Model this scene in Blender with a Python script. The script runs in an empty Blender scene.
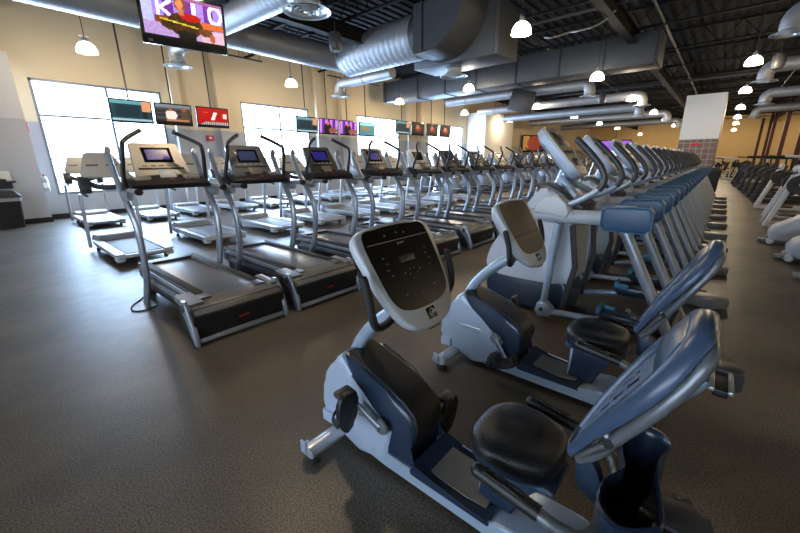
import bpy, bmesh, math, random
from mathutils import Vector, Matrix
random.seed(7)
S = bpy.context.scene
C = S.collection
PI = math.pi
# ------------------------------------------------------------------ camera, sky, light, exposure
# world axes: X runs along the machine rows, Y towards the windows, Z up
cd = bpy.data.cameras.new('camera'); cam = bpy.data.objects.new('camera', cd); C.objects.link(cam)
f_, N_ = 365.0, Vector((15.0, 1264.0, 365.0)).normalized()
up_ = -N_
r_ = Vector((326.0, -109.5, f_)); r_ = (r_ - up_ * r_.dot(up_)).normalized()
v_ = N_.cross(r_)
if v_.z < 0: v_ = -v_
R_ = Matrix((r_, v_, up_))                      # rows: world axes in camera (x right, y down, z forward)
right, down, fwd = R_.col[0], R_.col[1], R_.col[2]
Mc = Matrix((right, -down, -fwd)).transposed().to_4x4()
Mc.translation = Vector((0, 0, 1.6))
cam.matrix_world = Mc
cd.sensor_width = 36; cd.lens = f_ / 800 * 36; cd.clip_start = 0.05; cd.clip_end = 300
S.camera = cam
S.view_settings.view_transform = 'Standard'; S.view_settings.look = 'None'
S.view_settings.gamma = 1; S.view_settings.use_curve_mapping = False
S.view_settings.exposure = 0.34
w = bpy.data.worlds.new('daylight'); S.world = w; w.use_nodes = True
bg = w.node_tree.nodes['Background']; bg.inputs[0].default_value = (0.74, 0.87, 1.0, 1); bg.inputs[1].default_value = 6.0
LAMP_W = 92.0
def area_light(name, loc, rot, sx, sy, power, col):
    ld = bpy.data.lights.new(name, 'AREA'); ld.shape = 'RECTANGLE'; ld.size = sx; ld.size_y = sy
    ld.energy = power; ld.color = col
    lo = bpy.data.objects.new(name, ld); lo.location = loc; lo.rotation_euler = rot; C.objects.link(lo); return lo
WINDOWS = [(1.83, 5.19), (8.08, 11.43), (14.53, 18.07), (21.03, 25.49)]
for i, (a, b) in enumerate(WINDOWS):            # daylight falling in through each window
    area_light('window_daylight', ((a + b) / 2, 15.95, 2.4), (PI / 2, 0, PI), b - a, 3.2, 800 * (b - a) / 3.4, (0.40, 0.64, 1.0))
area_light('added_cool_fill', (-7.35, 2.5, 2.0), (PI / 2, 0, -PI / 2), 10.0, 3.0, 170, (0.46, 0.68, 1.0))  # cool fill added behind the viewer, out of view

# ------------------------------------------------------------------ materials
def mat(name, col, rough=0.5, metal=0.0, var=0.0, scale=8.0, bump=0.0, emit=0.0, coat=0.0, attr=False, spec=0.5, alpha=1.0):
    m = bpy.data.materials.new(name); m.use_nodes = True
    nt = m.node_tree; b = nt.nodes['Principled BSDF']
    c4 = (col[0], col[1], col[2], 1)
    b.inputs['Base Color'].default_value = c4
    b.inputs['Roughness'].default_value = rough; b.inputs['Metallic'].default_value = metal
    b.inputs['Coat Weight'].default_value = coat; b.inputs['Coat Roughness'].default_value = 0.15
    b.inputs['Specular IOR Level'].default_value = spec
    if attr:
        a = nt.nodes.new('ShaderNodeVertexColor'); a.layer_name = 'Col'
        nt.links.new(a.outputs[0], b.inputs['Base Color'])
        if emit:
            nt.links.new(a.outputs[0], b.inputs['Emission Color'])
            b.inputs['Base Color'].default_value = (0, 0, 0, 1)
    elif emit: b.inputs['Emission Color'].default_value = c4
    if emit: b.inputs['Emission Strength'].default_value = emit
    if var or bump:
        tc = nt.nodes.new('ShaderNodeTexCoord')
        n = nt.nodes.new('ShaderNodeTexNoise'); n.inputs['Scale'].default_value = scale; n.inputs['Detail'].default_value = 5
        nt.links.new(tc.outputs['Object'], n.inputs['Vector'])
        if var and not attr:
            mx = nt.nodes.new('ShaderNodeMix'); mx.data_type = 'RGBA'
            mx.inputs[6].default_value = tuple(max(0, x * (1 - var)) for x in col) + (1,)
            mx.inputs[7].default_value = tuple(min(1, x * (1 + var)) for x in col) + (1,)
            nt.links.new(n.outputs[0], mx.inputs[0]); nt.links.new(mx.outputs[2], b.inputs['Base Color'])
        if bump:
            bp = nt.nodes.new('ShaderNodeBump'); bp.inputs['Strength'].default_value = bump; bp.inputs['Distance'].default_value = 0.01
            nt.links.new(n.outputs[0], bp.inputs['Height']); nt.links.new(bp.outputs[0], b.inputs['Normal'])
    return m

M = {}
M['shell'] = mat('pale_blue_shell', (0.40, 0.48, 0.61), 0.35, 0.1, 0.04, 6)
M['tube'] = mat('pale_blue_metal_paint', (0.40, 0.50, 0.64), 0.3, 0.35, 0.04, 6)
M['navy'] = mat('navy_plastic', (0.016, 0.030, 0.060), 0.3, 0, 0.1, 12, coat=0.2)
M['black'] = mat('black_plastic', (0.012, 0.012, 0.013), 0.48, 0, 0.1, 20)
M['gloss_black'] = mat('glossy_black', (0.010, 0.010, 0.011), 0.12, coat=0.5)
M['rubber'] = mat('black_rubber', (0.02, 0.02, 0.021), 0.7, 0, 0.15, 60, 0.15)
M['pale_frame'] = mat('pale_treadmill_frame', (0.36, 0.38, 0.41), 0.4, 0.2, 0.05, 8)
M['cream'] = mat('cream_console', (0.62, 0.57, 0.49), 0.42, 0, 0.03, 8)
M['frame_grey'] = mat('frame_grey_paint', (0.17, 0.185, 0.21), 0.34, 0.35)
M['vinyl'] = mat('seat_vinyl', (0.010, 0.011, 0.013), 0.45, 0, 0.2, 90, 0.25)
M['silver'] = mat('silver_paint', (0.55, 0.57, 0.60), 0.3, 0.6, 0.05, 10)
M['chrome'] = mat('chrome', (0.75, 0.76, 0.78), 0.12, 1.0)
M['console_grey'] = mat('console_grey', (0.52, 0.56, 0.61), 0.4, 0.05, 0.03, 8)
M['beige'] = mat('warm_white_shell', (0.50, 0.54, 0.61), 0.42, 0, 0.03, 6)
M['beige_tm'] = mat('champagne_plastic', (0.40, 0.365, 0.32), 0.38, 0.2, 0.04, 6)
M['white'] = mat('white_plastic', (0.64, 0.66, 0.70), 0.4, 0, 0.03, 8)
M['mesh_blue'] = mat('slate_mesh_fabric', (0.12, 0.17, 0.27), 0.6, 0, 0.15, 120, 0.3)
M['bolster'] = mat('slate_blue_frame', (0.055, 0.088, 0.155), 0.3, 0.05, 0.08, 10)
M['pad'] = mat('blue_pad', (0.040, 0.10, 0.20), 0.38, 0, 0.1, 12)
M['teal'] = mat('teal_edge', (0.045, 0.22, 0.40), 0.35)
M['steel_grey'] = mat('blue_grey_upright', (0.31, 0.345, 0.40), 0.3, 0.5, 0.05, 8)
M['dark_grey'] = mat('dark_grey_plastic', (0.055, 0.055, 0.06), 0.4, 0, 0.1, 14)
M['mid_grey'] = mat('mid_grey_plastic', (0.17, 0.165, 0.16), 0.42, 0.1, 0.1, 14)
M['belt'] = mat('running_belt', (0.125, 0.135, 0.16), 0.3, 0, 0.15, 40, 0.1)
M['belt_pale'] = mat('running_belt_grey', (0.11, 0.115, 0.13), 0.55, 0, 0.15, 40, 0.1)
M['smoke'] = mat('smoked_display', (0.012, 0.011, 0.010), 0.3, spec=0.12)
M['amber'] = mat('bronze_tinted_display', (0.13, 0.10, 0.065), 0.42, spec=0.2)
M['red'] = mat('red_plastic', (0.55, 0.02, 0.02), 0.4)
M['lcd_blue'] = mat('blue_screen', (0.025, 0.022, 0.20), 0.2, emit=0.35)
M['lcd_dim'] = mat('dim_blue_screen', (0.03, 0.045, 0.12), 0.2, emit=0.25)
M['screen'] = mat('television_picture', (0, 0, 0), 0.3, emit=0.85, attr=True)
M['print'] = mat('printed_face', (1, 1, 1), 0.35, attr=True)
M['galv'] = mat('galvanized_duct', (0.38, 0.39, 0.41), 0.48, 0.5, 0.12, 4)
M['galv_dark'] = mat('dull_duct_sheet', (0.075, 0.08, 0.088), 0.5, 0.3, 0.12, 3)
M['iron'] = mat('dark_iron', (0.03, 0.03, 0.033), 0.5, 0.3)
M['diffuser'] = mat('diffuser_metal', (0.62, 0.64, 0.66), 0.3, 0.5)
M['lamp_glow'] = mat('glowing_lamp_dome', (1.0, 0.90, 0.72), 0.4, emit=7.0)
M['maroon'] = mat('maroon_steel', (0.085, 0.014, 0.012), 0.4, 0.2, 0.1, 5)
M['pillar_white'] = mat('white_wall_paint', (0.80, 0.77, 0.71), 0.8, 0, 0.02, 2)
M['paper'] = mat('paper_white', (0.85, 0.84, 0.80), 0.7)
M['button_grey'] = mat('button_grey', (.16, .16, .17), .5)
M['olive'] = mat('green_vinyl', (0.10, 0.14, 0.09), 0.5)

# ------------------------------------------------------------------ geometry helpers
class G:
    def __init__(s): s.bm = bmesh.new()
    def box(s, c, size, rot=None, bev=0.0, seg=2, taper=None):
        r = bmesh.ops.create_cube(s.bm, size=1.0); vs = r['verts']
        for v in vs:
            x, y, z = v.co
            if taper and z > 0: x *= taper[0]; y *= taper[1]
            v.co = Vector((x * size[0], y * size[1], z * size[2]))
        if bev > 0:
            es = list({e for v in vs for e in v.link_edges})
            rr = bmesh.ops.bevel(s.bm, geom=es, offset=min(bev, min(size) * 0.49), segments=seg, affect='EDGES', profile=0.5)
            vs = list({v for f in rr['faces'] for v in f.verts} | {v for v in vs if v.is_valid})
        Rm = rot if rot is not None else Matrix.Identity(3)
        for v in vs: v.co = Rm @ v.co + Vector(c)
        return s
    def tube(s, pts, r, n=10, caps=True, closed=False, flat=None, upv=None):
        P = [Vector(p) for p in pts]; k = len(P)
        rr = r if isinstance(r, (list, tuple)) else [r] * k
        T = []
        for i in range(k):
            if closed: t = P[(i + 1) % k] - P[i - 1]
            else: t = P[min(i + 1, k - 1)] - P[max(i - 1, 0)]
            T.append(t.normalized())
        u = Vector(upv) if upv else (Vector((0, 0, 1)) if abs(T[0].z) < 0.9 else Vector((0, 1, 0)))
        u = (u - T[0] * u.dot(T[0])).normalized(); rings = []
        for i in range(k):
            u = (u - T[i] * u.dot(T[i])).normalized(); b = T[i].cross(u)
            fa, fb = flat if flat else (1, 1)
            rings.append([s.bm.verts.new(P[i] + u * (math.cos(a) * rr[i] * fa) + b * (math.sin(a) * rr[i] * fb)) for a in [2 * PI * j / n for j in range(n)]])
        m = k if closed else k - 1
        for i in range(m):
            A, B = rings[i], rings[(i + 1) % k]
            for j in range(n): s.bm.faces.new((A[j], A[(j + 1) % n], B[(j + 1) % n], B[j]))
        if caps and not closed:
            s.bm.faces.new(list(reversed(rings[0]))); s.bm.faces.new(rings[-1])
        return s
    def prism(s, poly, lo, hi, plane='yz', bev=0.0, seg=2, shrink=0.0):
        """polygon in a plane pushed along the third axis; shrink pulls both end faces in towards the centroid"""
        def P(a, b, t): return {'yz': Vector((t, a, b)), 'xz': Vector((a, t, b)), 'xy': Vector((a, b, t))}[plane]
        A = [s.bm.verts.new(P(a, b, lo)) for a, b in poly]; B = [s.bm.verts.new(P(a, b, hi)) for a, b in poly]
        fs = [s.bm.faces.new(A), s.bm.faces.new(list(reversed(B)))]
        n = len(poly)
        for i in range(n): fs.append(s.bm.faces.new((A[i], B[i], B[(i + 1) % n], A[(i + 1) % n])))
        if bev > 0:
            es = [e for f in fs[:2] for e in f.edges]
            bmesh.ops.bevel(s.bm, geom=es, offset=bev, segments=seg, affect='EDGES', profile=0.5)
        return s
    def loft(s, loops, caps=True):
        rings = [[s.bm.verts.new(Vector(p)) for p in L] for L in loops]; n = len(rings[0])
        for A, B in zip(rings, rings[1:]):
            for j in range(n): s.bm.faces.new((A[j], A[(j + 1) % n], B[(j + 1) % n], B[j]))
        if caps: s.bm.faces.new(list(reversed(rings[0]))); s.bm.faces.new(rings[-1])
        return s
    def lathe(s, prof, c=(0, 0, 0), n=24, axis='z', caps=False):
        rings = []
        for r, h in prof:
            L = []
            for j in range(n):
                a = 2 * PI * j / n; x, y = r * math.cos(a), r * math.sin(a)
                p = {'z': (x, y, h), 'x': (h, x, y), 'y': (x, h, y)}[axis]
                L.append(s.bm.verts.new(Vector(p) + Vector(c)))
            rings.append(L)
        for A, B in zip(rings, rings[1:]):
            for j in range(n): s.bm.faces.new((A[j], A[(j + 1) % n], B[(j + 1) % n], B[j]))
        if caps: s.bm.faces.new(list(reversed(rings[0]))); s.bm.faces.new(rings[-1])
        return s
    def ball(s, c, r, n=12):
        rr = bmesh.ops.create_uvsphere(s.bm, u_segments=n, v_segments=max(6, n // 2 + 2), radius=1.0)
        rv = r if isinstance(r, (list, tuple)) else (r, r, r)
        for v in rr['verts']: v.co = Vector((v.co.x * rv[0], v.co.y * rv[1], v.co.z * rv[2])) + Vector(c)
        return s
    def xf(s, Mx):
        for v in s.bm.verts: v.co = Mx @ v.co
        return s
    def mesh(s, name, angle=40):
        bmesh.ops.recalc_face_normals(s.bm, faces=s.bm.faces)
        me = bpy.data.meshes.new(name); s.bm.to_mesh(me); s.bm.free()
        for p in me.polygons: p.use_smooth = True
        me.set_sharp_from_angle(angle=math.radians(angle))
        return me
    def obj(s, name, m, parent=None, label=None, angle=40):
        me = s.mesh(name, angle); me.materials.append(M[m] if isinstance(m, str) else m)
        o = bpy.data.objects.new(name, me); C.objects.link(o)
        if parent is not None: o.parent = parent
        if label: o['label'] = label
        return o

def curve(pts, k=6):
    P = [Vector(p) for p in pts]; out = []
    for i in range(len(P) - 1):
        p0 = P[max(i - 1, 0)]; p1 = P[i]; p2 = P[i + 1]; p3 = P[min(i + 2, len(P) - 1)]
        for j in range(k):
            t = j / k
            out.append(0.5 * ((2 * p1) + (p2 - p0) * t + (2 * p0 - 5 * p1 + 4 * p2 - p3) * t * t + (3 * p1 - p0 - 3 * p2 + p3) * t ** 3))
    out.append(P[-1]); return out
def curve2(pts, k=5, closed=True):
    """smooth closed 2D outline"""
    n = len(pts); out = []
    for i in range(n):
        p0, p1, p2, p3 = [Vector((*pts[(i + d) % n], 0)) for d in (-1, 0, 1, 2)]
        for j in range(k):
            t = j / k
            q = 0.5 * ((2 * p1) + (p2 - p0) * t + (2 * p0 - 5 * p1 + 4 * p2 - p3) * t * t + (3 * p1 - p0 - 3 * p2 + p3) * t ** 3)
            out.append((q.x, q.y))
    return out
def rrect(w, h, r, k=5, wt=None):
    """rounded rectangle outline centred on 0; wt = width at the top if it tapers"""
    wt = w if wt is None else wt; out = []
    for (sx, sy, a0) in ((1, 1, 0), (-1, 1, 90), (-1, -1, 180), (1, -1, 270)):
        ww = wt if sy > 0 else w
        cx, cy = sx * (ww / 2 - r), sy * (h / 2 - r)
        for j in range(k + 1):
            a = math.radians(a0 + 90 * j / k); out.append((cx + r * math.cos(a), cy + r * math.sin(a)))
    return out
def RX(a): return Matrix.Rotation(a, 3, 'X')
def RY(a): return Matrix.Rotation(a, 3, 'Y')
def RZ(a): return Matrix.Rotation(a, 3, 'Z')
def frame(o, xd, yd):
    """4x4 placing local x,y along the given directions at o"""
    x = Vector(xd).normalized(); y = Vector(yd); y = (y - x * y.dot(x)).normalized(); z = x.cross(y)
    m = Matrix((x, y, z)).transposed().to_4x4(); m.translation = Vector(o); return m

def tag(o, label, cat, group=None):
    o['label'] = label; o['category'] = cat
    if group: o['group'] = group
    return o
def root(name, loc, label=None, cat=None, group=None, rz=0):
    o = bpy.data.objects.new(name, None); C.objects.link(o); o.location = loc; o.rotation_euler = (0, 0, rz)
    o.empty_display_size = 0.2
    if label: tag(o, label, cat, group)
    return o
KIDS = {}
def kids(o): return [c for c in o.children]
def dup(o, loc, label, group=None, rz=None, swap=None):
    def cp(a, par):
        c = a.copy(); C.objects.link(c)
        if par is not None: c.parent = par
        for ch in kids(a): cp(ch, c)
        return c
    r = cp(o, None); r.location = loc
    if rz is not None: r.rotation_euler = (0, 0, rz)
    r['label'] = label
    if group: r['group'] = group
    return r
def struct(g, name, m, angle=30):
    o = g.obj(name, m, None, None, angle); o['kind'] = 'structure'; return o
def text_mesh(name, body, size, m, parent, M4, ext=0.001, align='CENTER', label=None):
    cu = bpy.data.curves.new(name, 'FONT'); cu.body = body; cu.size = size; cu.extrude = ext
    cu.align_x = align; cu.align_y = 'CENTER'
    t = bpy.data.objects.new(name, cu); C.objects.link(t)
    dg = bpy.context.evaluated_depsgraph_get(); me = bpy.data.meshes.new_from_object(t.evaluated_get(dg))
    C.objects.unlink(t); bpy.data.objects.remove(t)
    me.transform(M4); me.materials.clear(); me.materials.append(M[m])
    o = bpy.data.objects.new(name, me); C.objects.link(o); o.parent = parent
    if label: o['label'] = label
    return o
def picture(name, W, H, nx, ny, fn, m, parent, M4, label=None):
    """a flat picture: a grid of quads coloured by fn(u, v) -> rgb, u right, v up"""
    verts = [(-W / 2 + W * i / nx, -H / 2 + H * j / ny, 0) for j in range(ny + 1) for i in range(nx + 1)]
    faces = [(j * (nx + 1) + i, j * (nx + 1) + i + 1, (j + 1) * (nx + 1) + i + 1, (j + 1) * (nx + 1) + i) for j in range(ny) for i in range(nx)]
    me = bpy.data.meshes.new(name); me.from_pydata(verts, [], faces)
    at = me.color_attributes.new('Col', 'FLOAT_COLOR', 'CORNER'); k = 0
    for j in range(ny):
        for i in range(nx):
            c = fn((i + .5) / nx, (j + .5) / ny)
            for _ in range(4): at.data[k].color = (c[0] ** 2.3, c[1] ** 2.3, c[2] ** 2.3, 1); k += 1
    me.transform(M4); me.materials.append(M[m])
    o = bpy.data.objects.new(name, me); C.objects.link(o); o.parent = parent
    if label: o['label'] = label
    return o
ORD = ['first', 'second', 'third', 'fourth', 'fifth', 'sixth', 'seventh', 'eighth', 'ninth', 'tenth', 'eleventh', 'twelfth', 'thirteenth', 'fourteenth', 'fifteenth', 'sixteenth']
# ------------------------------------------------------------------ the setting
WY, FX, RYW, BX = 15.5, 60.0, -9.0, -7.0        # window wall, far wall, right wall, wall behind the viewer
CEIL = 6.3
def wall_material():
    m = bpy.data.materials.new('two_tone_wall_paint'); m.use_nodes = True; nt = m.node_tree; b = nt.nodes['Principled BSDF']
    b.inputs['Roughness'].default_value = 0.85
    tc = nt.nodes.new('ShaderNodeTexCoord'); sp = nt.nodes.new('ShaderNodeSeparateXYZ'); nt.links.new(tc.outputs['Object'], sp.inputs[0])
    cr = nt.nodes.new('ShaderNodeValToRGB'); cr.color_ramp.interpolation = 'CONSTANT'
    mr = nt.nodes.new('ShaderNodeMath'); mr.operation = 'DIVIDE'; mr.inputs[1].default_value = CEIL
    nt.links.new(sp.outputs['Z'], mr.inputs[0]); nt.links.new(mr.outputs[0], cr.inputs[0])
    cr.color_ramp.elements[0].color = (0.47, 0.47, 0.48, 1); cr.color_ramp.elements[1].position = 2.83 / CEIL
    cr.color_ramp.elements[1].color = (0.80, 0.66, 0.44, 1)
    nt.links.new(cr.outputs[0], b.inputs['Base Color']); return m
M['wall'] = wall_material()
M['tan'] = mat('tan_wall_paint', (0.84, 0.60, 0.28), 0.85, 0, 0.03, 1)
M['bump'] = M['wall'].copy(); M['bump'].name = 'pale_grey_two_tone_paint'
_e = [n for n in M['bump'].node_tree.nodes if n.type == 'VALTORGB'][0].color_ramp.elements; _e[0].color = (0.60, 0.60, 0.62, 1); _e[1].color = (0.76, 0.76, 0.76, 1)
def floor_material():
    m = bpy.data.materials.new('speckled_rubber_floor'); m.use_nodes = True; nt = m.node_tree; b = nt.nodes['Principled BSDF']
    tc = nt.nodes.new('ShaderNodeTexCoord')
    n1 = nt.nodes.new('ShaderNodeTexNoise'); n1.inputs['Scale'].default_value = 110; n1.inputs['Detail'].default_value = 3
    n2 = nt.nodes.new('ShaderNodeTexNoise'); n2.inputs['Scale'].default_value = 0.9; n2.inputs['Detail'].default_value = 7
    n3 = nt.nodes.new('ShaderNodeTexNoise'); n3.inputs['Scale'].default_value = 7; n3.inputs['Detail'].default_value = 6
    for n in (n1, n2, n3): nt.links.new(tc.outputs['Object'], n.inputs['Vector'])
    c1 = nt.nodes.new('ShaderNodeValToRGB'); e = c1.color_ramp.elements
    e[0].position = 0.40; e[0].color = (0.058, 0.048, 0.037, 1); e[1].position = 0.62; e[1].color = (0.185, 0.148, 0.107, 1)
    nt.links.new(n1.outputs[0], c1.inputs[0])
    c2 = nt.nodes.new('ShaderNodeValToRGB'); e = c2.color_ramp.elements
    e[0].position = 0.30; e[0].color = (0.50, 0.50, 0.50, 1); e[1].position = 0.70; e[1].color = (1.25, 1.23, 1.18, 1)
    nt.links.new(n2.outputs[0], c2.inputs[0])
    mx = nt.nodes.new('ShaderNodeMix'); mx.data_type = 'RGBA'; mx.blend_type = 'MULTIPLY'; mx.inputs[0].default_value = 1
    nt.links.new(c1.outputs[0], mx.inputs[6]); nt.links.new(c2.outputs[0], mx.inputs[7]); nt.links.new(mx.outputs[2], b.inputs['Base Color'])
    rr = nt.nodes.new('ShaderNodeMapRange'); rr.inputs[3].default_value = 0.34; rr.inputs[4].default_value = 0.52
    nt.links.new(n3.outputs[0], rr.inputs[0]); nt.links.new(rr.outputs[0], b.inputs['Roughness'])
    bp = nt.nodes.new('ShaderNodeBump'); bp.inputs['Strength'].default_value = 0.10; bp.inputs['Distance'].default_value = 0.002
    nt.links.new(n1.outputs[0], bp.inputs['Height']); nt.links.new(bp.outputs[0], b.inputs['Normal'])
    b.inputs['Specular IOR Level'].default_value = 0.42
    return m
M['floor'] = floor_material()
M['asphalt'] = mat('sunlit_pavement', (0.62, 0.64, 0.66), 0.9, 0, 0.06, 0.6)
M['deck'] = mat('dark_ceiling_deck', (0.016, 0.016, 0.018), 0.8, 0.0, 0.15, 1, spec=.15)
M['joist'] = mat('dark_joist_paint', (0.012, 0.012, 0.013), 0.7, 0.0, spec=.15)
M['baseb'] = mat('black_cove_base', (0.012, 0.012, 0.012), 0.5)
M['frame'] = mat('window_frame_metal', (0.22, 0.25, 0.29), 0.45, 0.3)

g = G(); g.box(((BX + FX) / 2, (RYW + WY) / 2, -0.05), (FX - BX + .8, WY - RYW + .8, 0.1)); struct(g, 'floor', 'floor')
g = G(); g.box((25, 45, -0.16), (120, 58, 0.1)); struct(g, 'pavement', 'asphalt')
# corrugated ceiling deck, ribs along X
g = G(); y = RYW - .3; prof = []
while y < WY + .3:
    prof += [(y, CEIL), (y + .16, CEIL), (y + .18, CEIL + .045), (y + .31, CEIL + .045), (y + .33, CEIL)]; y += .33
prof += [(y, CEIL + .25), (RYW - .3, CEIL + .25)]
g.prism(prof, BX - .3, FX + .3); struct(g, 'ceiling', 'deck')
# window wall built round its four openings
ZS, ZT = 0.72, 4.02
g = G(); xs = [BX] + [v for a in WINDOWS for v in a] + [FX]
for i in range(0, len(xs), 2): g.box(((xs[i] + xs[i + 1]) / 2, WY + .15, CEIL / 2), (xs[i + 1] - xs[i], .3, CEIL))
for a, b in WINDOWS:
    g.box(((a + b) / 2, WY + .15, ZS / 2), (b - a, .3, ZS)); g.box(((a + b) / 2, WY + .15, (ZT + CEIL) / 2), (b - a, .3, CEIL - ZT))
struct(g, 'wall_window_side', 'wall')
g = G(); g.box((FX + .15, (RYW + WY) / 2, CEIL / 2), (.3, WY - RYW, CEIL)); struct(g, 'wall_far', 'tan')
g = G(); g.box(((BX + FX) / 2, RYW - .15, CEIL / 2), (FX - BX, .3, CEIL)); struct(g, 'wall_right', 'tan')
g = G(); g.box((BX - .15, (RYW - 2.5) / 2, CEIL / 2), (.3, -2.5 - RYW, CEIL)); g.box((BX - .15, (7.5 + WY) / 2, CEIL / 2), (.3, WY - 7.5, CEIL))
g.box((BX - .15, 2.5, .25), (.3, 10, .5)); g.box((BX - .15, 2.5, (3.5 + CEIL) / 2), (.3, 10, CEIL - 3.5)); struct(g, 'wall_behind', 'tan')
# bumped out closet volume on the left and the pilasters of the window wall
g = G(); g.box(((BX + 1.48) / 2, (14.8 + WY) / 2 , 4.48 / 2), (1.48 - BX, WY - 14.8 - .002, 4.48)); struct(g, 'wall_left_projection', 'bump')
for i, (a, b) in enumerate([(5.45, 5.75), (7.05, 7.4), (11.75, 12.1), (13.3, 13.75), (18.7, 19.1), (20.0, 20.4)]):
    g = G(); g.box(((a + b) / 2, WY - .12, CEIL / 2), (b - a, .24, CEIL)); struct(g, 'trim_%d' % (i + 1), 'wall')
g = G(); g.box((28.4, 14.7, 2.5), (4.8, 1.58, 5.0)); struct(g, 'wall_white_projection', 'pillar_white')
g = G(); g.box(((BX + 1.49) / 2, 14.79, .07), (1.49 - BX, .02, .14)); g.box((1.49, 15.14, .07), (.02, .7, .14)); struct(g, 'baseboard_left', 'baseb')
g = G(); g.box(((1.5 + 26) / 2, WY - .01, .07), (24.5, .02, .14)); struct(g, 'baseboard_window_side', 'baseb')
M['glass'] = bpy.data.materials.new('window_glass'); M['glass'].use_nodes = True
nt = M['glass'].node_tree; nt.nodes.remove(nt.nodes['Principled BSDF'])
tr = nt.nodes.new('ShaderNodeBsdfTransparent'); gl = nt.nodes.new('ShaderNodeBsdfGlossy'); gl.inputs['Roughness'].default_value = 0.02
mx = nt.nodes.new('ShaderNodeMixShader'); mx.inputs[0].default_value = 0.05
nt.links.new(tr.outputs[0], mx.inputs[1]); nt.links.new(gl.outputs[0], mx.inputs[2]); nt.links.new(mx.outputs[0], nt.nodes['Material Output'].inputs[0])
for i, (a, b) in enumerate(WINDOWS):
    t = .07; g = G()
    for x in (a + t / 2, b - t / 2): g.box((x, WY + .06, (ZS + ZT) / 2), (t, .09, ZT - ZS))
    for z in (ZS + t / 2, ZT - t / 2): g.box(((a + b) / 2, WY + .06, z), (b - a, .09, t))
    g.box(((a + b) / 2 + .12, WY + .06, (ZS + ZT) / 2), (.07, .08, ZT - ZS))
    g.box(((a + b) / 2, WY + .06, 3.02), (b - a, .08, .06)); g.box(((a + b) / 2, WY + .06, 1.78), (b - a, .08, .05))
    fr = struct(g, 'window_%d' % (i + 1), 'frame')
    g = G(); g.box(((a + b) / 2, WY + .07, (ZS + ZT) / 2), (b - a - .02, .008, ZT - ZS - .02)); g.obj('pane', 'glass', fr)
g = G()  # unseen window frame and pane, added to go with the cool fill
for y in (-2.45, .83, 4.17, 7.45): g.box((BX - .1, y, 2.0), (.1, .08, 3.0))
for z in (.54, 3.46): g.box((BX - .1, 2.5, z), (.1, 9.9, .08))
fr = struct(g, 'window_5', 'frame'); G().box((BX - .12, 2.5, 2.0), (.01, 9.9, 2.98)).obj('pane', 'glass', fr)
# ceiling joists running towards the windows, thin and dark
for i, x in enumerate([-2, 1.5, 5, 8.5, 12, 15.5, 19, 22.5, 26, 29.5, 33, 36.5, 40, 44, 48, 52, 56]):
    g = G(); g.box((x, (RYW + WY) / 2, CEIL - .04), (.12, WY - RYW, .07)); g.box((x, (RYW + WY) / 2, CEIL - .62), (.10, WY - RYW, .06))
    y = RYW; k = 0
    while y < WY - .6:
        z0, z1 = (CEIL - .62, CEIL - .05) if k % 2 == 0 else (CEIL - .05, CEIL - .62)
        g.tube([(x, y, z0), (x, y + .55, z1)], .016, 5, caps=False); y += .55; k += 1
    struct(g, 'trim_%d' % (i + 10), 'joist')
for i, y in enumerate([9.6, 3.0, -3.2]):
    g = G(); g.prism([(-.12, 0), (.12, 0), (.12, .02), (.015, .02), (.015, .40), (.12, .40), (.12, .42), (-.12, .42), (-.12, .40), (-.015, .40), (-.015, .02), (-.12, .02)], BX, FX)
    g.xf(Matrix.Translation((0, y, CEIL - 1.06))); struct(g, 'trim_%d' % (i + 40), 'joist')
# tiled wall end with the white panel above it
M['tile'] = bpy.data.materials.new('brown_square_tile'); M['tile'].use_nodes = True; nt = M['tile'].node_tree; b = nt.nodes['Principled BSDF']
br = nt.nodes.new('ShaderNodeTexBrick'); br.offset = 0; br.inputs['Color1'].default_value = (.12, .07, .05, 1); br.inputs['Color2'].default_value = (.17, .10, .07, 1)
br.inputs['Mortar'].default_value = (.34, .29, .23, 1); br.inputs['Scale'].default_value = 1; br.inputs['Mortar Size'].default_value = .016
br.inputs['Brick Width'].default_value = .3; br.inputs['Row Height'].default_value = .3
tc = nt.nodes.new('ShaderNodeTexCoord'); sp = nt.nodes.new('ShaderNodeSeparateXYZ'); cb = nt.nodes.new('ShaderNodeCombineXYZ'); ad = nt.nodes.new('ShaderNodeMath')
nt.links.new(tc.outputs['Object'], sp.inputs[0]); nt.links.new(sp.outputs[0], ad.inputs[0]); nt.links.new(sp.outputs[1], ad.inputs[1])
nt.links.new(ad.outputs[0], cb.inputs[0]); nt.links.new(sp.outputs[2], cb.inputs[1]); nt.links.new(cb.outputs[0], br.inputs[0]); nt.links.new(br.outputs[0], b.inputs['Base Color'])
b.inputs['Roughness'].default_value = .35
g = G(); g.box((29.5, 1.38, 1.3), (3.6, 1.72, 2.6)); struct(g, 'wall_tiled_end', 'tile')
g = G(); g.box((29.5, 1.38, 3.78), (3.7, 1.76, 2.36)); struct(g, 'wall_white_end', 'pillar_white')
o = G().box((27.68, 1.45, 2.32), (.05, .5, .14), bev=.01).obj('wall_sign', 'red'); tag(o, 'small red sign at the top of the brown tiled wall end', 'sign')
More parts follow.
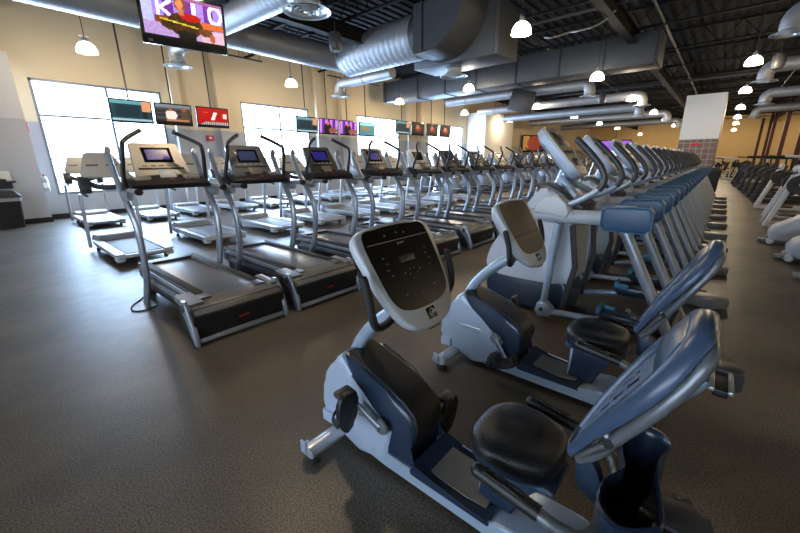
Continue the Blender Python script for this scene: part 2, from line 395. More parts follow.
# ------------------------------------------------------------------ recumbent bikes (front towards +Y)
def recumbent_bike(variant):
    r = root('recumbent_bike', (0, 0, 0))
    # low frame: rail from nose to tail with a shallow step-through dip
    g = G()
    g.prism([(1.50, .05), (1.50, .12), (.92, .12), (.62, .10), (.50, .12), (.36, .15), (.20, .15), (.12, .13), (.12, .05), (.4, .035), (1.1, .035)], -.13, .13, bev=.015)
    g.obj('frame', 'tube', r)
    g = G(); g.prism([(.93, .12), (.90, .19), (.80, .145), (.62, .125), (.50, .14), (.50, .10), (.92, .10)], -.145, .145, bev=.012); g.obj('step_cover', 'navy', r)
    g = G(); g.prism([(.84, .148), (.64, .130), (.53, .142), (.53, .150), (.64, .139), (.84, .158)], -.10, .10, bev=.003); g.obj('foot_plate', 'mid_grey', r)
    # front stabiliser with rubber feet and transport wheels
    g = G(); g.tube([(-.36, 1.47, .065), (.36, 1.47, .065)], .042, 14, flat=(.8, 1.25)); sb = g.obj('front_stabilizer', 'silver', r)
    for s in (-1, 1):
        G().box((s * .335, 1.46, .008), (.05, .07, .016), bev=.005).obj('rubber_foot', 'rubber', sb)
        g = G(); g.box((s * .362, 1.50, .085), (.016, .05, .075), bev=.006); g.box((s * .33, 1.53, .06), (.05, .03, .03), bev=.006); g.obj('end_bracket', 'tube', sb)
    # light shell: side profile with rounded nose, rounded over the width
    prof = [(1.41, .60), (1.335, .49), (1.25, .385), (1.04, .285), (1.10, .045), (1.30, .03), (1.47, .04), (1.575, .09), (1.625, .20), (1.61, .32), (1.55, .43), (1.50, .50), (1.47, .55)]
    g = G(); g.prism(prof, -.135, .135, bev=.035, seg=4); sh = g.obj('shell', 'shell', r)
    for s in (-1, 1):
        G().prism([(1.50, .095), (1.60, .09), (1.60, .16), (1.50, .17)], s * .135 - .02, s * .135 + .02, bev=.012).obj('stabilizer_collar', 'shell', sh)
        g = G()
        for (y, z) in ((1.53, .12), (1.56, .38), (1.18, .10)): g.lathe([(.0001, .003), (.006, .003), (.008, 0)], (s * .136, y, z), 8, 'x')
        g.obj('screw', 'dark_grey', sh)
    Mt = frame((-.1375, 1.33, .30), (0, -1, -.0), (0, .0, 1))
    ol = [(x, y) for x, y in rrect(.205, .052, .024)]
    g = G(); pts = [Mt @ Vector((x, y, 0)) for x, y in ol]; g.tube(pts, .0022, 5, closed=True); g.obj('name_badge_rim', 'silver', sh)
    text_mesh('lettering', 'PRECOR', .042, 'silver', sh, Mt)
    # navy and black shroud wrapping the flywheel behind the light shell
    prof = [(1.42, .595), (1.33, .58), (1.22, .545), (1.10, .505), (1.00, .465), (.925, .41), (.905, .34), (.93, .24), (.955, .16), (.92, .10), (1.12, .05), (1.07, .27), (1.27, .36), (1.36, .50)]
    g = G(); g.prism(prof, -.125, .125, bev=.04, seg=4); sd = g.obj('shroud', 'navy', r)
    g = G(); g.prism([(1.39, .600), (1.22, .552), (1.10, .512), (1.00, .472), (.918, .41), (.898, .34), (.92, .25), (.93, .34), (.95, .40), (1.02, .445), (1.22, .525), (1.37, .57)], -.105, .105, bev=.015, seg=3)
    g.obj('shroud_top', 'black', sd)
    # console tube
    g = G(); g.tube(curve([(0, 1.45, .50), (0, 1.40, .61), (0, 1.30, .735), (0, 1.17, .85), (0, 1.04, .94), (0, 1.0, 1.02)], 4), .038, 16, flat=(1.0, 1.05)); g.obj('console_tube', 'tube', r)
    # console head: local x across, y up the face, z out of the face
    CX = -.035; top = Vector((CX, 1.13, 1.325)); bot = Vector((CX, .86, .89)); mid = (top + bot) / 2
    up = (top - bot).normalized(); H = (top - bot).length; nrm = Vector((0, -up.z, up.y))    # faces the rider
    Mf = frame(mid, (1, 0, 0), up)
    if (Mf.to_3x3() @ Vector((0, 0, 1))).y > 0: raise Exception('console faces away')
    out = curve2([(-.255, H / 2 - .05), (-.16, H / 2 - .005), (0, H / 2 + .004), (.16, H / 2 - .005), (.255, H / 2 - .05), (.248, .05), (.21, -.12), (.135, -H / 2 + .03), (0, -H / 2), (-.135, -H / 2 + .03), (-.21, -.12), (-.248, .05)], 5)
    def lay(sc, z, dy=0): return [Mf @ Vector((x * sc, y * sc + dy, z)) for x, y in out]
    g = G(); g.loft([lay(.55, -.075), lay(.86, -.06), lay(.98, -.03), lay(1.0, -.008), lay(.985, .008), lay(.95, .014)]); cs = g.obj('console', 'console_grey', r, angle=50)
    if variant == 0:
        face = [(-.212, H / 2 - .05), (-.12, H / 2 - .022), (0, H / 2 - .016), (.12, H / 2 - .022), (.212, H / 2 - .05), (.205, -.02), (.175, -.115), (.105, -.150), (0, -.158), (-.105, -.150), (-.175, -.115), (-.205, -.02)]
        fo = curve2(face, 4)
        g = G(); g.loft([[Mf @ Vector((x, y, z)) for x, y in fo] for z in (.010, .0165)]); fc = g.obj('display_face', 'smoke', cs)
        g = G(); g.box((0, H / 2 - .088, .0175), (.405, .003, .002)); g.xf(Mf); g.obj('divider_line', 'silver', fc)
        text_mesh('lettering', 'precor', .017, 'silver', fc, Mf @ Matrix.Translation((0, H / 2 - .104, .0172)))
        def bx(x, y, a, b): g = G(); g.box((x, y, .0175), (a, b, .003), bev=.001); g.xf(Mf); g.obj('button', 'button_grey', fc)
        for k in range(4):
            for s in (-1, 1): bx(s * (.145 - .012 * (k % 2)), .10 - .028 * k, .014, .006)
        for a in range(6): bx(.0 + .026 * math.cos(a * PI / 3), .0 + .026 * math.sin(a * PI / 3), .007, .007)
        for (x, y) in ((-.055, .01), (.05, .012), (-.10, -.08), (.0, -.095), (.10, -.08), (-.08, H / 2 - .06), (0, H / 2 - .055), (.05, H / 2 - .06)): bx(x, y, .012, .008)
        g = G(); g.box((0, .075, .0175), (.10, .03, .002), bev=.002); g.xf(Mf); g.obj('readout', 'dark_grey', fc)
    else:
        fo = curve2([(-.212, H / 2 - .05), (-.12, H / 2 - .022), (0, H / 2 - .016), (.12, H / 2 - .022), (.212, H / 2 - .05), (.205, -.02), (.175, -.115), (.105, -.150), (0, -.158), (-.105, -.150), (-.175, -.115), (-.205, -.02)], 4)
        g = G(); g.loft([[Mf @ Vector((x, y, z)) for x, y in fo] for z in (.010, .0165)]); fc = g.obj('display_face', 'amber', cs, 'bronze tinted display face')
        g = G(); g.box((0, -.012, .0175), (.395, .016, .003)); g.xf(Mf); g.obj('divider_line', 'black', fc)
        for k in range(4):
            for j in range(3): g = G(); g.box((-.12 + .08 * k, .15 - .05 * j, .0175), (.012, .008, .003), bev=.001); g.xf(Mf); g.obj('button', 'olive', fc)
    g = G(); g.box((0, -H / 2 + .062, .015), (.062, .052, .005), bev=.004); g.xf(Mf); lb = g.obj('logo_badge', 'gloss_black', cs)
    g = G(); pts = [Mf @ Vector((.016 * math.cos(a) , -H / 2 + .062 + .017 * math.sin(a), .0185)) for a in [2 * PI * j / 14 for j in range(11)]]
    g.tube(pts, .0022, 5); g.ball(Mf @ Vector((.003, -H / 2 + .062, .0185)), .005, 8); g.obj('logo_mark', 'silver', lb)
    g = G(); g.box((0, -H / 2 + .004, -.004), (.07, .018, .022), bev=.004); g.xf(Mf); g.obj('connector', 'dark_grey', cs)
    # upright hand grips hooked round the console
    for s in (-1, 1):
        g = G(); g.tube(curve([(CX + s * .02, 1.05, .935), (CX + s * .14, 1.01, .915), (CX + s * .235, .985, .93), (CX + s * .285, .965, .985), (CX + s * .292, .975, 1.07), (CX + s * .294, 1.0, 1.15)], 5), .0175, 12)
        g.ball((CX + s * .294, 1.0, 1.15), .0178, 10); g.obj('hand_grip', 'rubber', r)
    # cranks with pedals, left pedal forward and up, right one back and down
    cr = (.15, .08) if variant == 0 else (-.11, -.13)
    for s in (-1, 1):
        hub = Vector((s * .15, 1.10, .30)); dy, dz = -s * cr[0], -s * cr[1]
        e = hub + Vector((s * .03, dy, dz))
        g = G(); g.lathe([(.0001, 0), (.044, 0), (.046, .006), (.04, .016), (.022, .02), (.0001, .021)], hub, 20, 'x') if s > 0 else g.lathe([(.0001, 0), (.044, 0), (.046, -.006), (.04, -.016), (.022, -.02), (.0001, -.021)], hub, 20, 'x')
        g.tube([hub + Vector((s * .015, 0, 0)), hub + Vector((s * .025, dy * .5, dz * .5)), e], [.026, .02, .017], 10, flat=(1, .6), upv=(0, -dz, dy))
        ck = g.obj('crank', 'frame_grey', r)
        pc = e + Vector((s * .065, 0, 0))
        tilt = RX(math.radians(-84 if variant == 0 else -20))
        g = G(); g.prism(curve2([(0, .145), (.045, .09), (.062, .0), (.058, -.08), (.03, -.105), (-.03, -.105), (-.058, -.08), (-.062, 0), (-.045, .09)], 3), -.016, .016, 'xy', bev=.01); g.box((0, -.09, .03), (.096, .03, .06), bev=.01)
        g.xf(Matrix.Translation(pc) @ tilt.to_4x4()); pd = g.obj('pedal', 'black', ck)
        g = G(); g.tube(curve([(-.056, .07, .0), (-.05, .06, .055), (0, .05, .075), (.05, .06, .055), (.056, .07, 0)], 4), .011, 8, flat=(2.4, .5), upv=(0, 1, 0))
        g.xf(Matrix.Translation(pc) @ tilt.to_4x4()); g.obj('pedal_strap', 'rubber', pd)
    # seat post, slider and seat
    g = G(); g.prism([(.60, .13), (.57, .36), (.50, .385), (.34, .385), (.32, .34), (.38, .30), (.44, .13)], -.055, .055, bev=.012); g.obj('seat_post', 'navy', r)
    G().box((0, .592, .24), (.07, .02, .22), bev=.004).obj('post_cover', 'tube', r)
    g = G(); g.box((0, .40, .392), (.20, .26, .03), bev=.012); g.box((0, .60, .37), (.08, .07, .06), bev=.01); g.obj('seat_carriage', 'bolster', r)
    so = curve2([(.02 + a * .84, .455 + (b - .43) * .82) for a, b in [(0, .655), (.13, .635), (.215, .55), (.225, .43), (.19, .31), (.13, .235), (0, .215), (-.13, .235), (-.19, .31), (-.225, .43), (-.215, .55), (-.13, .635)]], 4)
    cy = .43
    def sl(sc, z, dip=0): return [(x * sc, cy + (y - cy) * sc, z - dip * (1 - min(1, abs(x) / .2) ** 2)) for x, y in so]
    g = G(); g.loft([sl(.75, .405), sl(.95, .41), sl(1.0, .43), sl(1.0, .462)]); st = g.obj('seat', 'navy', r, angle=60)
    g = G(); g.loft([sl(1.003, .458), sl(1.0, .488), sl(.95, .508, .003), sl(.80, .520, .008), sl(.5, .519, .012), sl(.2, .516, .013)]); g.obj('seat_cushion', 'vinyl', st, 'black textured vinyl cushion', angle=60)
    # side handles with pulse sensors
    for s in (-1, 1):
        g = G(); g.tube(curve([(s * .05, .12, .42), (s * .15, .115, .41), (s * .225, .15, .42), (s * .255, .23, .445), (s * .258, .30, .465)], 5), .023, 12); h = g.obj('side_handle', 'frame_grey', r)
        g = G(); g.tube([(s * .258, .27, .460), (s * .258, .50, .492)], .028, 14); g.ball((s * .258, .50, .492), .028, 12); gp = g.obj('grip', 'black', h)
        for q in (-.011, .011):
            g = G(); g.tube([(s * .258 + q, .33, .468 + .0265), (s * .258 + q, .475, .4885 + .0265)], .0045, 6); g.obj('pulse_sensor', 'chrome', gp)
    # backrest
    bt, bb = Vector((0, -.015, 1.145)), Vector((0, .235, .60)); u = (bt - bb).normalized(); L = (bt - bb).length
    Mb = frame((bt + bb) / 2, (1, 0, 0), u)
    zf = Mb.to_3x3() @ Vector((0, 0, 1)); sg = 1 if zf.y > 0 else -1
    HW = [.072, .092, .112, .130, .146, .158, .166, .168, .160, .138, .105]
    def hw(t):
        t = min(max(t, 0), 1) * 10; k = min(9, int(t)); return HW[k] + (HW[k + 1] - HW[k]) * (t - k)
    def bpt(x, t, dz=0):
        curl = -.030 * (x / .2) ** 2; bow = .020 * math.cos((t - .35) * PI)
        return Mb @ Vector((x, (t - .5) * L, sg * (curl + bow + dz)))
    # perforated mesh panel: lattice with slots, denser at the edge, solid in the middle
    g = G(); nx, ny = 11, 64
    def cell(i, j): return bpt((-1 + 2 * i / nx) * (hw(.03 + .93 * j / ny) - .012), .03 + .93 * j / ny)
    for j in range(ny):
        for i in range(nx):
            hole = (i % 2 == 1) and (2 < j < 42) and ((j + (i // 2) * 4) % 8 < 6)
            if hole: continue
            g.bm.faces.new([g.bm.verts.new(p) for p in (cell(i, j), cell(i + 1, j), cell(i + 1, j + 1), cell(i, j + 1))])
    bmesh.ops.remove_doubles(g.bm, verts=g.bm.verts, dist=.0005)
    rr = bmesh.ops.solidify(g.bm, geom=list(g.bm.faces), thickness=.003)
    bk = root('backrest', (0, 0, 0)); bk.parent = r
    g.obj('mesh_panel', 'mesh_blue', bk, 'slotted slate blue panel', angle=30)
    pts = [bpt(-hw(t), t, .0) for t in [k / 12 for k in range(13)]]
    pts2 = [bpt(hw(t), t, .0) for t in [k / 12 for k in range(12, -1, -1)]]
    top = [bpt(x, 1.0 + .03 * (1 - (x / hw(1)) ** 2)) for x in (-.6 * hw(1), 0, .6 * hw(1))]
    lo_ = [bpt(x, -.02) for x in (.5 * hw(0), 0, -.5 * hw(0))]
    ring = pts + top + pts2 + lo_
    rad = [.017 + .013 * min(1, max(0, (p.z - .62) / .35)) for p in ring]
    g = G(); g.tube(ring, rad, 12, closed=True, flat=(1.15, .75)); g.obj('bolster', 'bolster', bk, 'smooth blue grey padded edge')
    # head of the back: solid cushion at the top
    g = G(); rows = []
    for t, d, e in ((.74, .004, 1.), (.80, .022, .98), (.88, .030, .97), (.95, .028, .93), (1.01, .008, .80)):
        rows.append([bpt(x * e * hw(t), t, d) for x in [-1 + 2 * k / 12 for k in range(13)]] + [bpt(x * e * hw(t), t, d - .03) for x in [1 - 2 * k / 12 for k in range(13)]])
    g.loft(rows); g.obj('upper_cushion', 'bolster', bk, angle=60)
    # metal loop behind the backrest and its spring rail
    g = G()
    side = [(t, hw(t) * .97) for t in (.15, .4, .65, .85)]
    lp = curve([bpt(-.05, -.03, -.04)] + [bpt(-w_ - .006, t, -.054 + .012 * t) for t, w_ in side] + [bpt(-.12, .97, -.038), bpt(0, .995, -.038), bpt(.12, .97, -.038)] + [bpt(w_ + .006, t, -.054 + .012 * t) for t, w_ in reversed(side)] + [bpt(.05, -.03, -.055)], 4)
    g.tube(lp, .019, 12)
    for s in (-1, 1):
        for t in (.32, .66): g.tube([bpt(s * hw(t), t, -.06), bpt(s * hw(t) * .9, t, -.0)], .014, 8)
    g.obj('back_frame', 'frame_grey', bk)
    for s in (-1, 1):
        g = G(); pp = [bpt(s * (.085 + .028 * k / 9), .06 + .030 * k / 3, -.033) for k in range(28)]; g.tube(pp, [.016 if k % 3 == 0 else .010 for k in range(28)], 8); g.obj('adjuster_rack', 'dark_grey', bk)
    g = G(); g.prism([(.15, .38), (.22, .42), (.235, .56), (.20, .59), (.15, .52), (.11, .40)], -.028, .028, bev=.015); g.obj('back_bracket', 'navy', r)
    # storage bin behind the seat: double lobed opening with a thick rim
    if variant == 0:
        ro = [(-.225, .06), (-.17, .12), (-.06, .125), (.03, .085), (.10, .10), (.20, .125), (.28, .11), (.325, .06), (.315, .0), (.25, -.03), (.16, -.005), (.05, -.015), (-.03, -.03), (-.13, -.045), (-.19, -.0)]
        ro = curve2(ro, 4); cxr, cyr = .06, .04
        def bl(sc, z, dy=0): return [(cxr + (x - cxr) * sc, cyr + (y - cyr) * sc + dy, z) for x, y in ro]
        g = G(); g.loft([bl(.78, .20, -.0), bl(.84, .23), bl(1.0, .515), bl(1.06, .53), bl(1.06, .545), bl(1.0, .55), bl(.95, .54), bl(.93, .52), bl(.82, .33), bl(.70, .315)]); g.obj('storage_bin', 'navy', r, angle=50)
    # rear frame climbing to the raised tail bar
    g = G(); g.tube([(.0, .20, .10), (.0, .05, .10), (.02, -.13, .37)], .036, 14); g.obj('tail_tube', 'tube', r)
    g = G(); g.box((0, .08, .04), (.44, .07, .045), bev=.012); rs = g.obj('rear_stabilizer', 'navy', r)
    for s in (-1, 1): G().box((s * .19, .08, .010), (.06, .08, .020), bev=.006).obj('rubber_foot', 'rubber', rs)
    tb = root('tail_bar', (-.18 if variant == 0 else -.02, .09 if variant == 0 else -.02, .08 if variant == 0 else .015)); tb.parent = r
    for q in (-.125, -.205): g = G(); g.box((.03, q, .385), (.30, .024, .022), bev=.005); g.obj('bar', 'silver', tb)
    g = G(); g.box((.03, -.165, .365), (.28, .070, .045), bev=.01); g.obj('bar_insert', 'black', tb)
    eo = curve2([(.13, -.075), (.20, -.085), (.265, -.11), (.285, -.17), (.26, -.235), (.20, -.26), (.13, -.255)], 4)
    g = G(); g.prism(eo, .27, .40, 'xy', bev=.02, seg=3); g.obj('end_cap', 'dark_grey', tb)
    return r
b1 = recumbent_bike(0); b1.location = (1.27, 0, 0)
tag(b1, 'nearest recumbent exercise bike, black console face and storage bin behind its seat', 'exercise bike', 'recumbent bikes in the foreground')
b2 = recumbent_bike(1); b2.location = (2.52, -.01, 0)
tag(b2, 'recumbent exercise bike with bronze tinted console, standing behind the nearest bike', 'exercise bike', 'recumbent bikes in the foreground')
# teal and white bottle standing beside the second bike
bo = root('water_bottle', (3.86, .46, 0), 'teal and white bottle standing on the floor beyond the second recumbent bike', 'bottle')
G().lathe([(.0001, 0), (.036, 0), (.038, .01), (.038, .15), (.033, .175), (.02, .19), (.0001, .19)], n=18).obj('body', 'teal', bo)
G().lathe([(.0385, .05), (.0388, .055), (.0388, .12), (.0385, .125)], n=18).obj('bottle_band', 'white', bo)
G().lathe([(.0001, .215), (.018, .215), (.02, .21), (.02, .185)], n=14).obj('cap', 'white', bo)
# ------------------------------------------------------------------ incline treadmills of the front row (local origin: rear edge centre on the floor, front +Y)
def front_treadmill(style):
    """style: dict with panel material, screen material"""
    r = root('treadmill', (0, 0, 0)); W = .47
    # base frame
    g = G(); g.box((.03, 1.05, .17), (.60, 1.85, .20), bev=.02); g.prism([(.02, .03), (.0, .28), (.06, .33), (.34, .33), (.34, .10), (.20, .03)], -.46, .46, bev=.015); g.obj('base', 'black', r)
    # running surface slopes gently; frame rails silver with dark steps
    g = G(); g.prism([(.20, .345), (.14, .325), (.14, .30), (2.05, .30), (2.05, .385), (.30, .372)], -.20, .26, bev=.008); g.obj('belt', 'belt', r)
    for s in (-1, 1):
        xo = .03 + s * .335; xi = .03 + s * .225; lo, hi = min(xo, xi), max(xo, xi)
        g = G(); g.prism([(.22, .16), (.16, .30), (.20, .372), (2.08, .405), (2.10, .36), (2.10, .22), (1.6, .16)], lo, hi, bev=.014); sr = g.obj('side_rail', 'dark_grey', r)
        g = G(); g.prism([(.34, .376), (.36, .386), (2.02, .414), (2.04, .404)], (lo + hi) / 2 - .04, (lo + hi) / 2 + .04, bev=.004); g.obj('foot_strip', 'rubber', sr)
        g = G(); g.prism([(.10, .30), (.10, .345), (1.95, .385), (2.02, .35), (2.02, .32), (1.9, .33)], xo - .012, xo + .016, bev=.008); g.obj('trim_rail', 'steel_grey', sr)
        g = G(); g.prism([(.30, .20), (.30, .27), (1.9, .30), (1.9, .235)], xo - .014, xo + .012, bev=.008); g.obj('lower_trim', 'steel_grey', sr)
        g = G(); g.prism([(.10, .372), (.42, .392), (.42, .34), (.10, .30)], min(xo, s * .46), max(xo, s * .46), bev=.012); g.obj('rear_corner', 'mid_grey', sr)
        # corner bracket at the rear: round bolt housing and a leg to the floor
        g = G(); g.prism([(.19, .40), (.23, .37), (.235, .30), (.12, .20), (.065, .07), (.04, .0), (-.03, .0), (-.025, .10), (.03, .24), (.08, .345), (.13, .40)], s * .455 - .020, s * .455 + .020, bev=.010); br = g.obj('rear_bracket', 'steel_grey', r)
        g = G(); g.lathe([(.0001, .012), (.03, .012), (.036, .006), (.036, -.006)] if s > 0 else [(.0001, -.012), (.03, -.012), (.036, -.006), (.036, .006)], (s * .478, .155, .335), 16, 'x'); g.obj('bolt', 'dark_grey', br)
        G().box((s * .26, 1.95, .04), (.09, .12, .08), bev=.01).obj('foot', 'rubber', r)
    g = G(); g.prism([(.36, .372), (.10, .345), (.015, .305), (.0, .27), (.05, .27), (.34, .34)], -.43, .43, bev=.01); g.obj('rear_cover', 'mid_grey', r, 'glossy grey cover over the rear roller')
    g = G(); g.box((0, -.003, .045), (.86, .03, .045), bev=.006); g.obj('bumper_bar', 'silver', r)
    g = G(); g.box((0, -.012, .165), (.10, .006, .018)); g.obj('rear_mark', 'red', r)
    g = G(); g.prism([(1.90, .30), (1.90, .41), (2.02, .42), (2.10, .38), (2.12, .30), (2.10, .08), (2.0, .06)], -.26, .32, bev=.035, seg=3); g.obj('motor_hood', 'dark_grey', r)
    # curved uprights and arms
    for s in (-1, 1):
        pts = curve([(s * .40, 1.64, .0), (s * .405, 1.40, .34), (s * .415, 1.29, .72), (s * .425, 1.30, 1.02), (s * .435, 1.43, 1.24), (s * .44, 1.52, 1.36)], 5)
        g = G(); g.tube(pts, .041, 12, flat=(1.25, .8)); g.obj('upright', 'steel_grey', r)
        pts = [(s * .44, 1.22, 1.285), (s * .44, 1.44, 1.29), (s * .44, 1.56, 1.40), (s * .44, 1.66, 1.58), (s * .44, 1.72, 1.71), (s * .44, 1.68, 1.75)]
        g = G(); g.tube(curve(pts, 4), .036, 10, flat=(1.3, .75)); g.obj('side_arm', 'steel_grey', r)
        hb = curve([(s * .415, .98, 1.335), (s * .42, 1.28, 1.33)], 2)[:-1] + curve([(s * .42, 1.28, 1.33), (s * .42, 1.42, 1.39), (s * .412, 1.41, 1.52)], 4) + curve([(s * .40, 1.36, 1.66), (s * .385, 1.34, 1.79), (s * .36, 1.38, 1.83), (s * .28, 1.44, 1.885), (s * .17, 1.50, 1.945)], 3)
        g = G(); g.tube(hb, .022, 10); hb_ = g.obj('handlebar', 'black', r)
        g = G(); g.tube([(s * .416, 1.0, 1.335), (s * .42, 1.28, 1.333)], .0275, 12); hs = g.obj('grip', 'steel_grey', hb_)
        g = G(); g.tube([(s * .416, .965, 1.335), (s * .416, 1.01, 1.335)], .034, 12); g.obj('end_cap', 'rubber', hb_)
        g = G(); g.tube([(s * .185, 1.49, 1.937), (s * .16, 1.505, 1.95)], .024, 10); g.obj('end_cap', 'dark_grey', hb_)
    # console: cross tray and tilted instrument panel facing the runner
    g = G(); g.prism([(1.30, 1.335), (1.27, 1.385), (1.34, 1.43), (1.60, 1.475), (1.64, 1.40), (1.50, 1.34)], -.40, .40, bev=.018, seg=3); tr = g.obj('console_tray', 'black', r)
    for s in (-1, 1): g = G(); g.box((s * .25, 1.42, 1.452), (.15, .13, .05), RX(.15), bev=.012); g.obj('tray_pocket', style['panel'], tr)
    G().lathe([(.0001, .014), (.018, .012), (.022, 0)], (.02, 1.325, 1.425), 12).obj('stop_button', 'red', tr)
    top = Vector((0, 1.72, 1.83)); bot = Vector((0, 1.50, 1.47)); up = (top - bot).normalized()
    Mf = frame((top + bot) / 2, (1, 0, 0), up); H = (top - bot).length
    o2 = rrect(.56, H, .035, 4, .50)
    g = G(); g.loft([[Mf @ Vector((x * a, y * a, z)) for x, y in o2] for a, z in ((.90, -.075), (.98, -.04), (1.0, .0), (.97, .012))]); pn = g.obj('console', style['panel'], r)
    sw, shh, sy = style.get('screen_size', (.23, .13, .05))
    g = G(); g.box((0, sy, .013), (sw + .07, shh + .06, .008), bev=.004); g.xf(Mf); bz = g.obj('bezel', 'gloss_black', pn)
    g = G(); g.box((0, sy, .018), (sw, shh, .004)); g.xf(Mf); g.obj('screen', style['screen'], bz)
    g = G(); g.box((0, -.125, .014), (.46, .02, .008), bev=.003); g.xf(Mf); g.obj('speaker_slot', 'black', pn)
    for k in range(5): g = G(); g.box((-.16 + .08 * k, -.088, .014), (.05, .014, .006), bev=.002); g.xf(Mf); g.obj('button', 'mid_grey' if style['panel'] not in ('dark_grey', 'frame_grey') else 'silver', pn)
    G().box((.03, 1.50, 1.497), (.17, .12, .012), RX(.9), bev=.003).obj('reading_rack', 'white' if style['panel'] == 'beige_tm' else 'mid_grey', tr)
    return r
ST = {'champagne': dict(panel='beige_tm', screen='lcd_blue'), 'grey': dict(panel='frame_grey', screen='lcd_dim', screen_size=(.24, .14, .04)),
      'black': dict(panel='dark_grey', screen='lcd_blue', screen_size=(.26, .15, .04)), 'dim': dict(panel='black', screen='lcd_dim', screen_size=(.24, .14, .05)),
      'white': dict(panel='white', screen='gloss_black', screen_size=(.24, .14, .05))}
protos = {}
FRONT = [(1.52, 'champagne'), (2.60, 'grey'), (3.82, 'black'), (5.07, 'black'), (6.40, 'white'), (7.60, 'dim'), (8.90, 'dim'), (10.2, 'champagne'), (11.6, 'dim'), (13.0, 'dim'), (14.3, 'dim'), (15.7, 'dim'), (17.1, 'dim')]
FL = {'champagne': 'champagne console and blue screen', 'grey': 'silver framed console and dim screen', 'black': 'dark console and bright blue screen', 'dim': 'black console', 'white': 'white framed console'}
for i, (x, st) in enumerate(FRONT):
    nm = 'incline treadmill, %s, %s' % (FL[st], 'nearest of the front row' if i == 0 else '%s from left in front row' % ORD[i])
    if st not in protos:
        t = front_treadmill(ST[st]); t.location = (x, 3.35, 0); protos[st] = t
        tag(t, nm, 'treadmill', 'incline treadmills in the front row')
    else: dup(protos[st], (x, 3.35, 0), nm)
cb = G().tube(curve([(1.16, 4.75, .012), (1.02, 4.72, .006), (.93, 4.82, .006), (.98, 5.0, .006), (1.1, 5.15, .006), (1.2, 5.3, .01)], 6), .007, 6).obj('power_cord', 'rubber')
tag(cb, 'black power cord looping on the floor beside the nearest treadmill', 'cord')

# ------------------------------------------------------------------ pale treadmills of the second and third rows
def pale_treadmill():
    r = root('treadmill', (0, 0, 0))
    g = G(); g.prism([(.04, .09), (.0, .12), (.02, .165), (1.55, .20), (1.60, .10)], -.40, .40, bev=.02); g.obj('deck', 'pale_frame', r)
    g = G(); g.prism([(.10, .165), (.10, .175), (1.52, .212), (1.52, .20)], -.27, .27, bev=.003); g.obj('belt', 'belt_pale', r)
    for s in (-1, 1):
        g = G(); g.prism([(.02, .155), (.03, .185), (1.62, .225), (1.62, .19)], s * .36 - .07, s * .36 + .07, bev=.008); sr = g.obj('side_rail', 'pale_frame', r)
        G().box((s * .36, .10, .10), (.13, .16, .10), bev=.03).obj('end_cap', 'console_grey', sr)
        G().lathe([(.0001, .0), (.035, .0), (.03, .05), (.012, .055), (.012, .1)], (s * .34, .22, 0), 12).obj('foot', 'rubber', r)
        G().lathe([(.0001, .0), (.035, .0), (.03, .05), (.012, .055), (.012, .1)], (s * .34, 1.75, 0), 12).obj('foot', 'rubber', r)
    hp = curve2([(1.52, .17), (1.54, .27), (1.66, .315), (1.90, .30), (2.02, .22), (2.02, .10), (1.60, .08)], 3)
    g = G(); g.prism(hp, -.36, .36, bev=.03, seg=3); g.obj('motor_hood', 'pale_frame', r)
    for s in (-1, 1):
        g = G(); g.tube([(s * .43, 1.88, .06), (s * .43, 1.80, .55), (s * .42, 1.70, 1.08)], .038, 10, flat=(1.2, .8)); g.obj('upright', 'silver', r)
        g = G(); g.tube(curve([(s * .41, 1.20, 1.07), (s * .42, 1.40, 1.10), (s * .41, 1.62, 1.12), (s * .36, 1.72, 1.22)], 4), .022, 10); g.obj('handrail', 'dark_grey', r)
        g = G(); g.prism(curve2([(1.50, 1.10), (1.44, 1.22), (1.55, 1.36), (1.70, 1.40), (1.78, 1.25), (1.70, 1.10)], 3), s * .34 - .07, s * .34 + .07, bev=.02); g.obj('cup_pod', 'dark_grey', r)
    top = Vector((0, 1.88, 1.82)); bot = Vector((0, 1.55, 1.38)); up = (top - bot).normalized(); H = (top - bot).length
    Mf = frame((top + bot) / 2, (1, 0, 0), up); o2 = rrect(.74, H, .10, 5, .48)
    g = G(); g.loft([[Mf @ Vector((x * a, y * a, z)) for x, y in o2] for a, z in ((.85, -.07), (.98, -.045), (1.0, .0), (.96, .012))]); pn = g.obj('console', 'cream', r)
    for x in (-.15, .15): g = G(); g.box((x, -.02, .014), (.18, .028, .006), bev=.005); g.xf(Mf); g.obj('display_window', 'black', pn)
    g = G(); g.tube(curve([(-.33, 1.58, 1.32), (-.2, 1.50, 1.22), (0, 1.47, 1.19), (.2, 1.50, 1.22), (.33, 1.58, 1.32)], 4), .035, 10, flat=(1.4, .8)); g.obj('cross_bar', 'dark_grey', r)
    return r
pt = pale_treadmill(); first = True
SECOND = [1.77, 3.30, 4.80, 6.15, 7.5, 8.9, 10.3, 11.8, 13.3]
THIRD = [2.25, 3.62, 4.85, 6.15, 7.5, 8.9, 10.2, 11.5, 12.9, 14.3, 15.8]
for row, xs_, y in (('second', SECOND, 7.2), ('third', THIRD, 12.15)):
    for i, x in enumerate(xs_):
        yy = y + (.35 if (row == 'second' and i > 0) else 0)
        nm = 'pale treadmill with cream console, %s from left in the %s' % (ORD[i], 'middle row' if row == 'second' else 'row by the windows')
        gp = 'pale treadmills in the %s row' % row
        if first: pt.location = (x, yy, 0); tag(pt, nm, 'treadmill', gp); first = False
        else: dup(pt, (x, yy, 0), nm, gp)

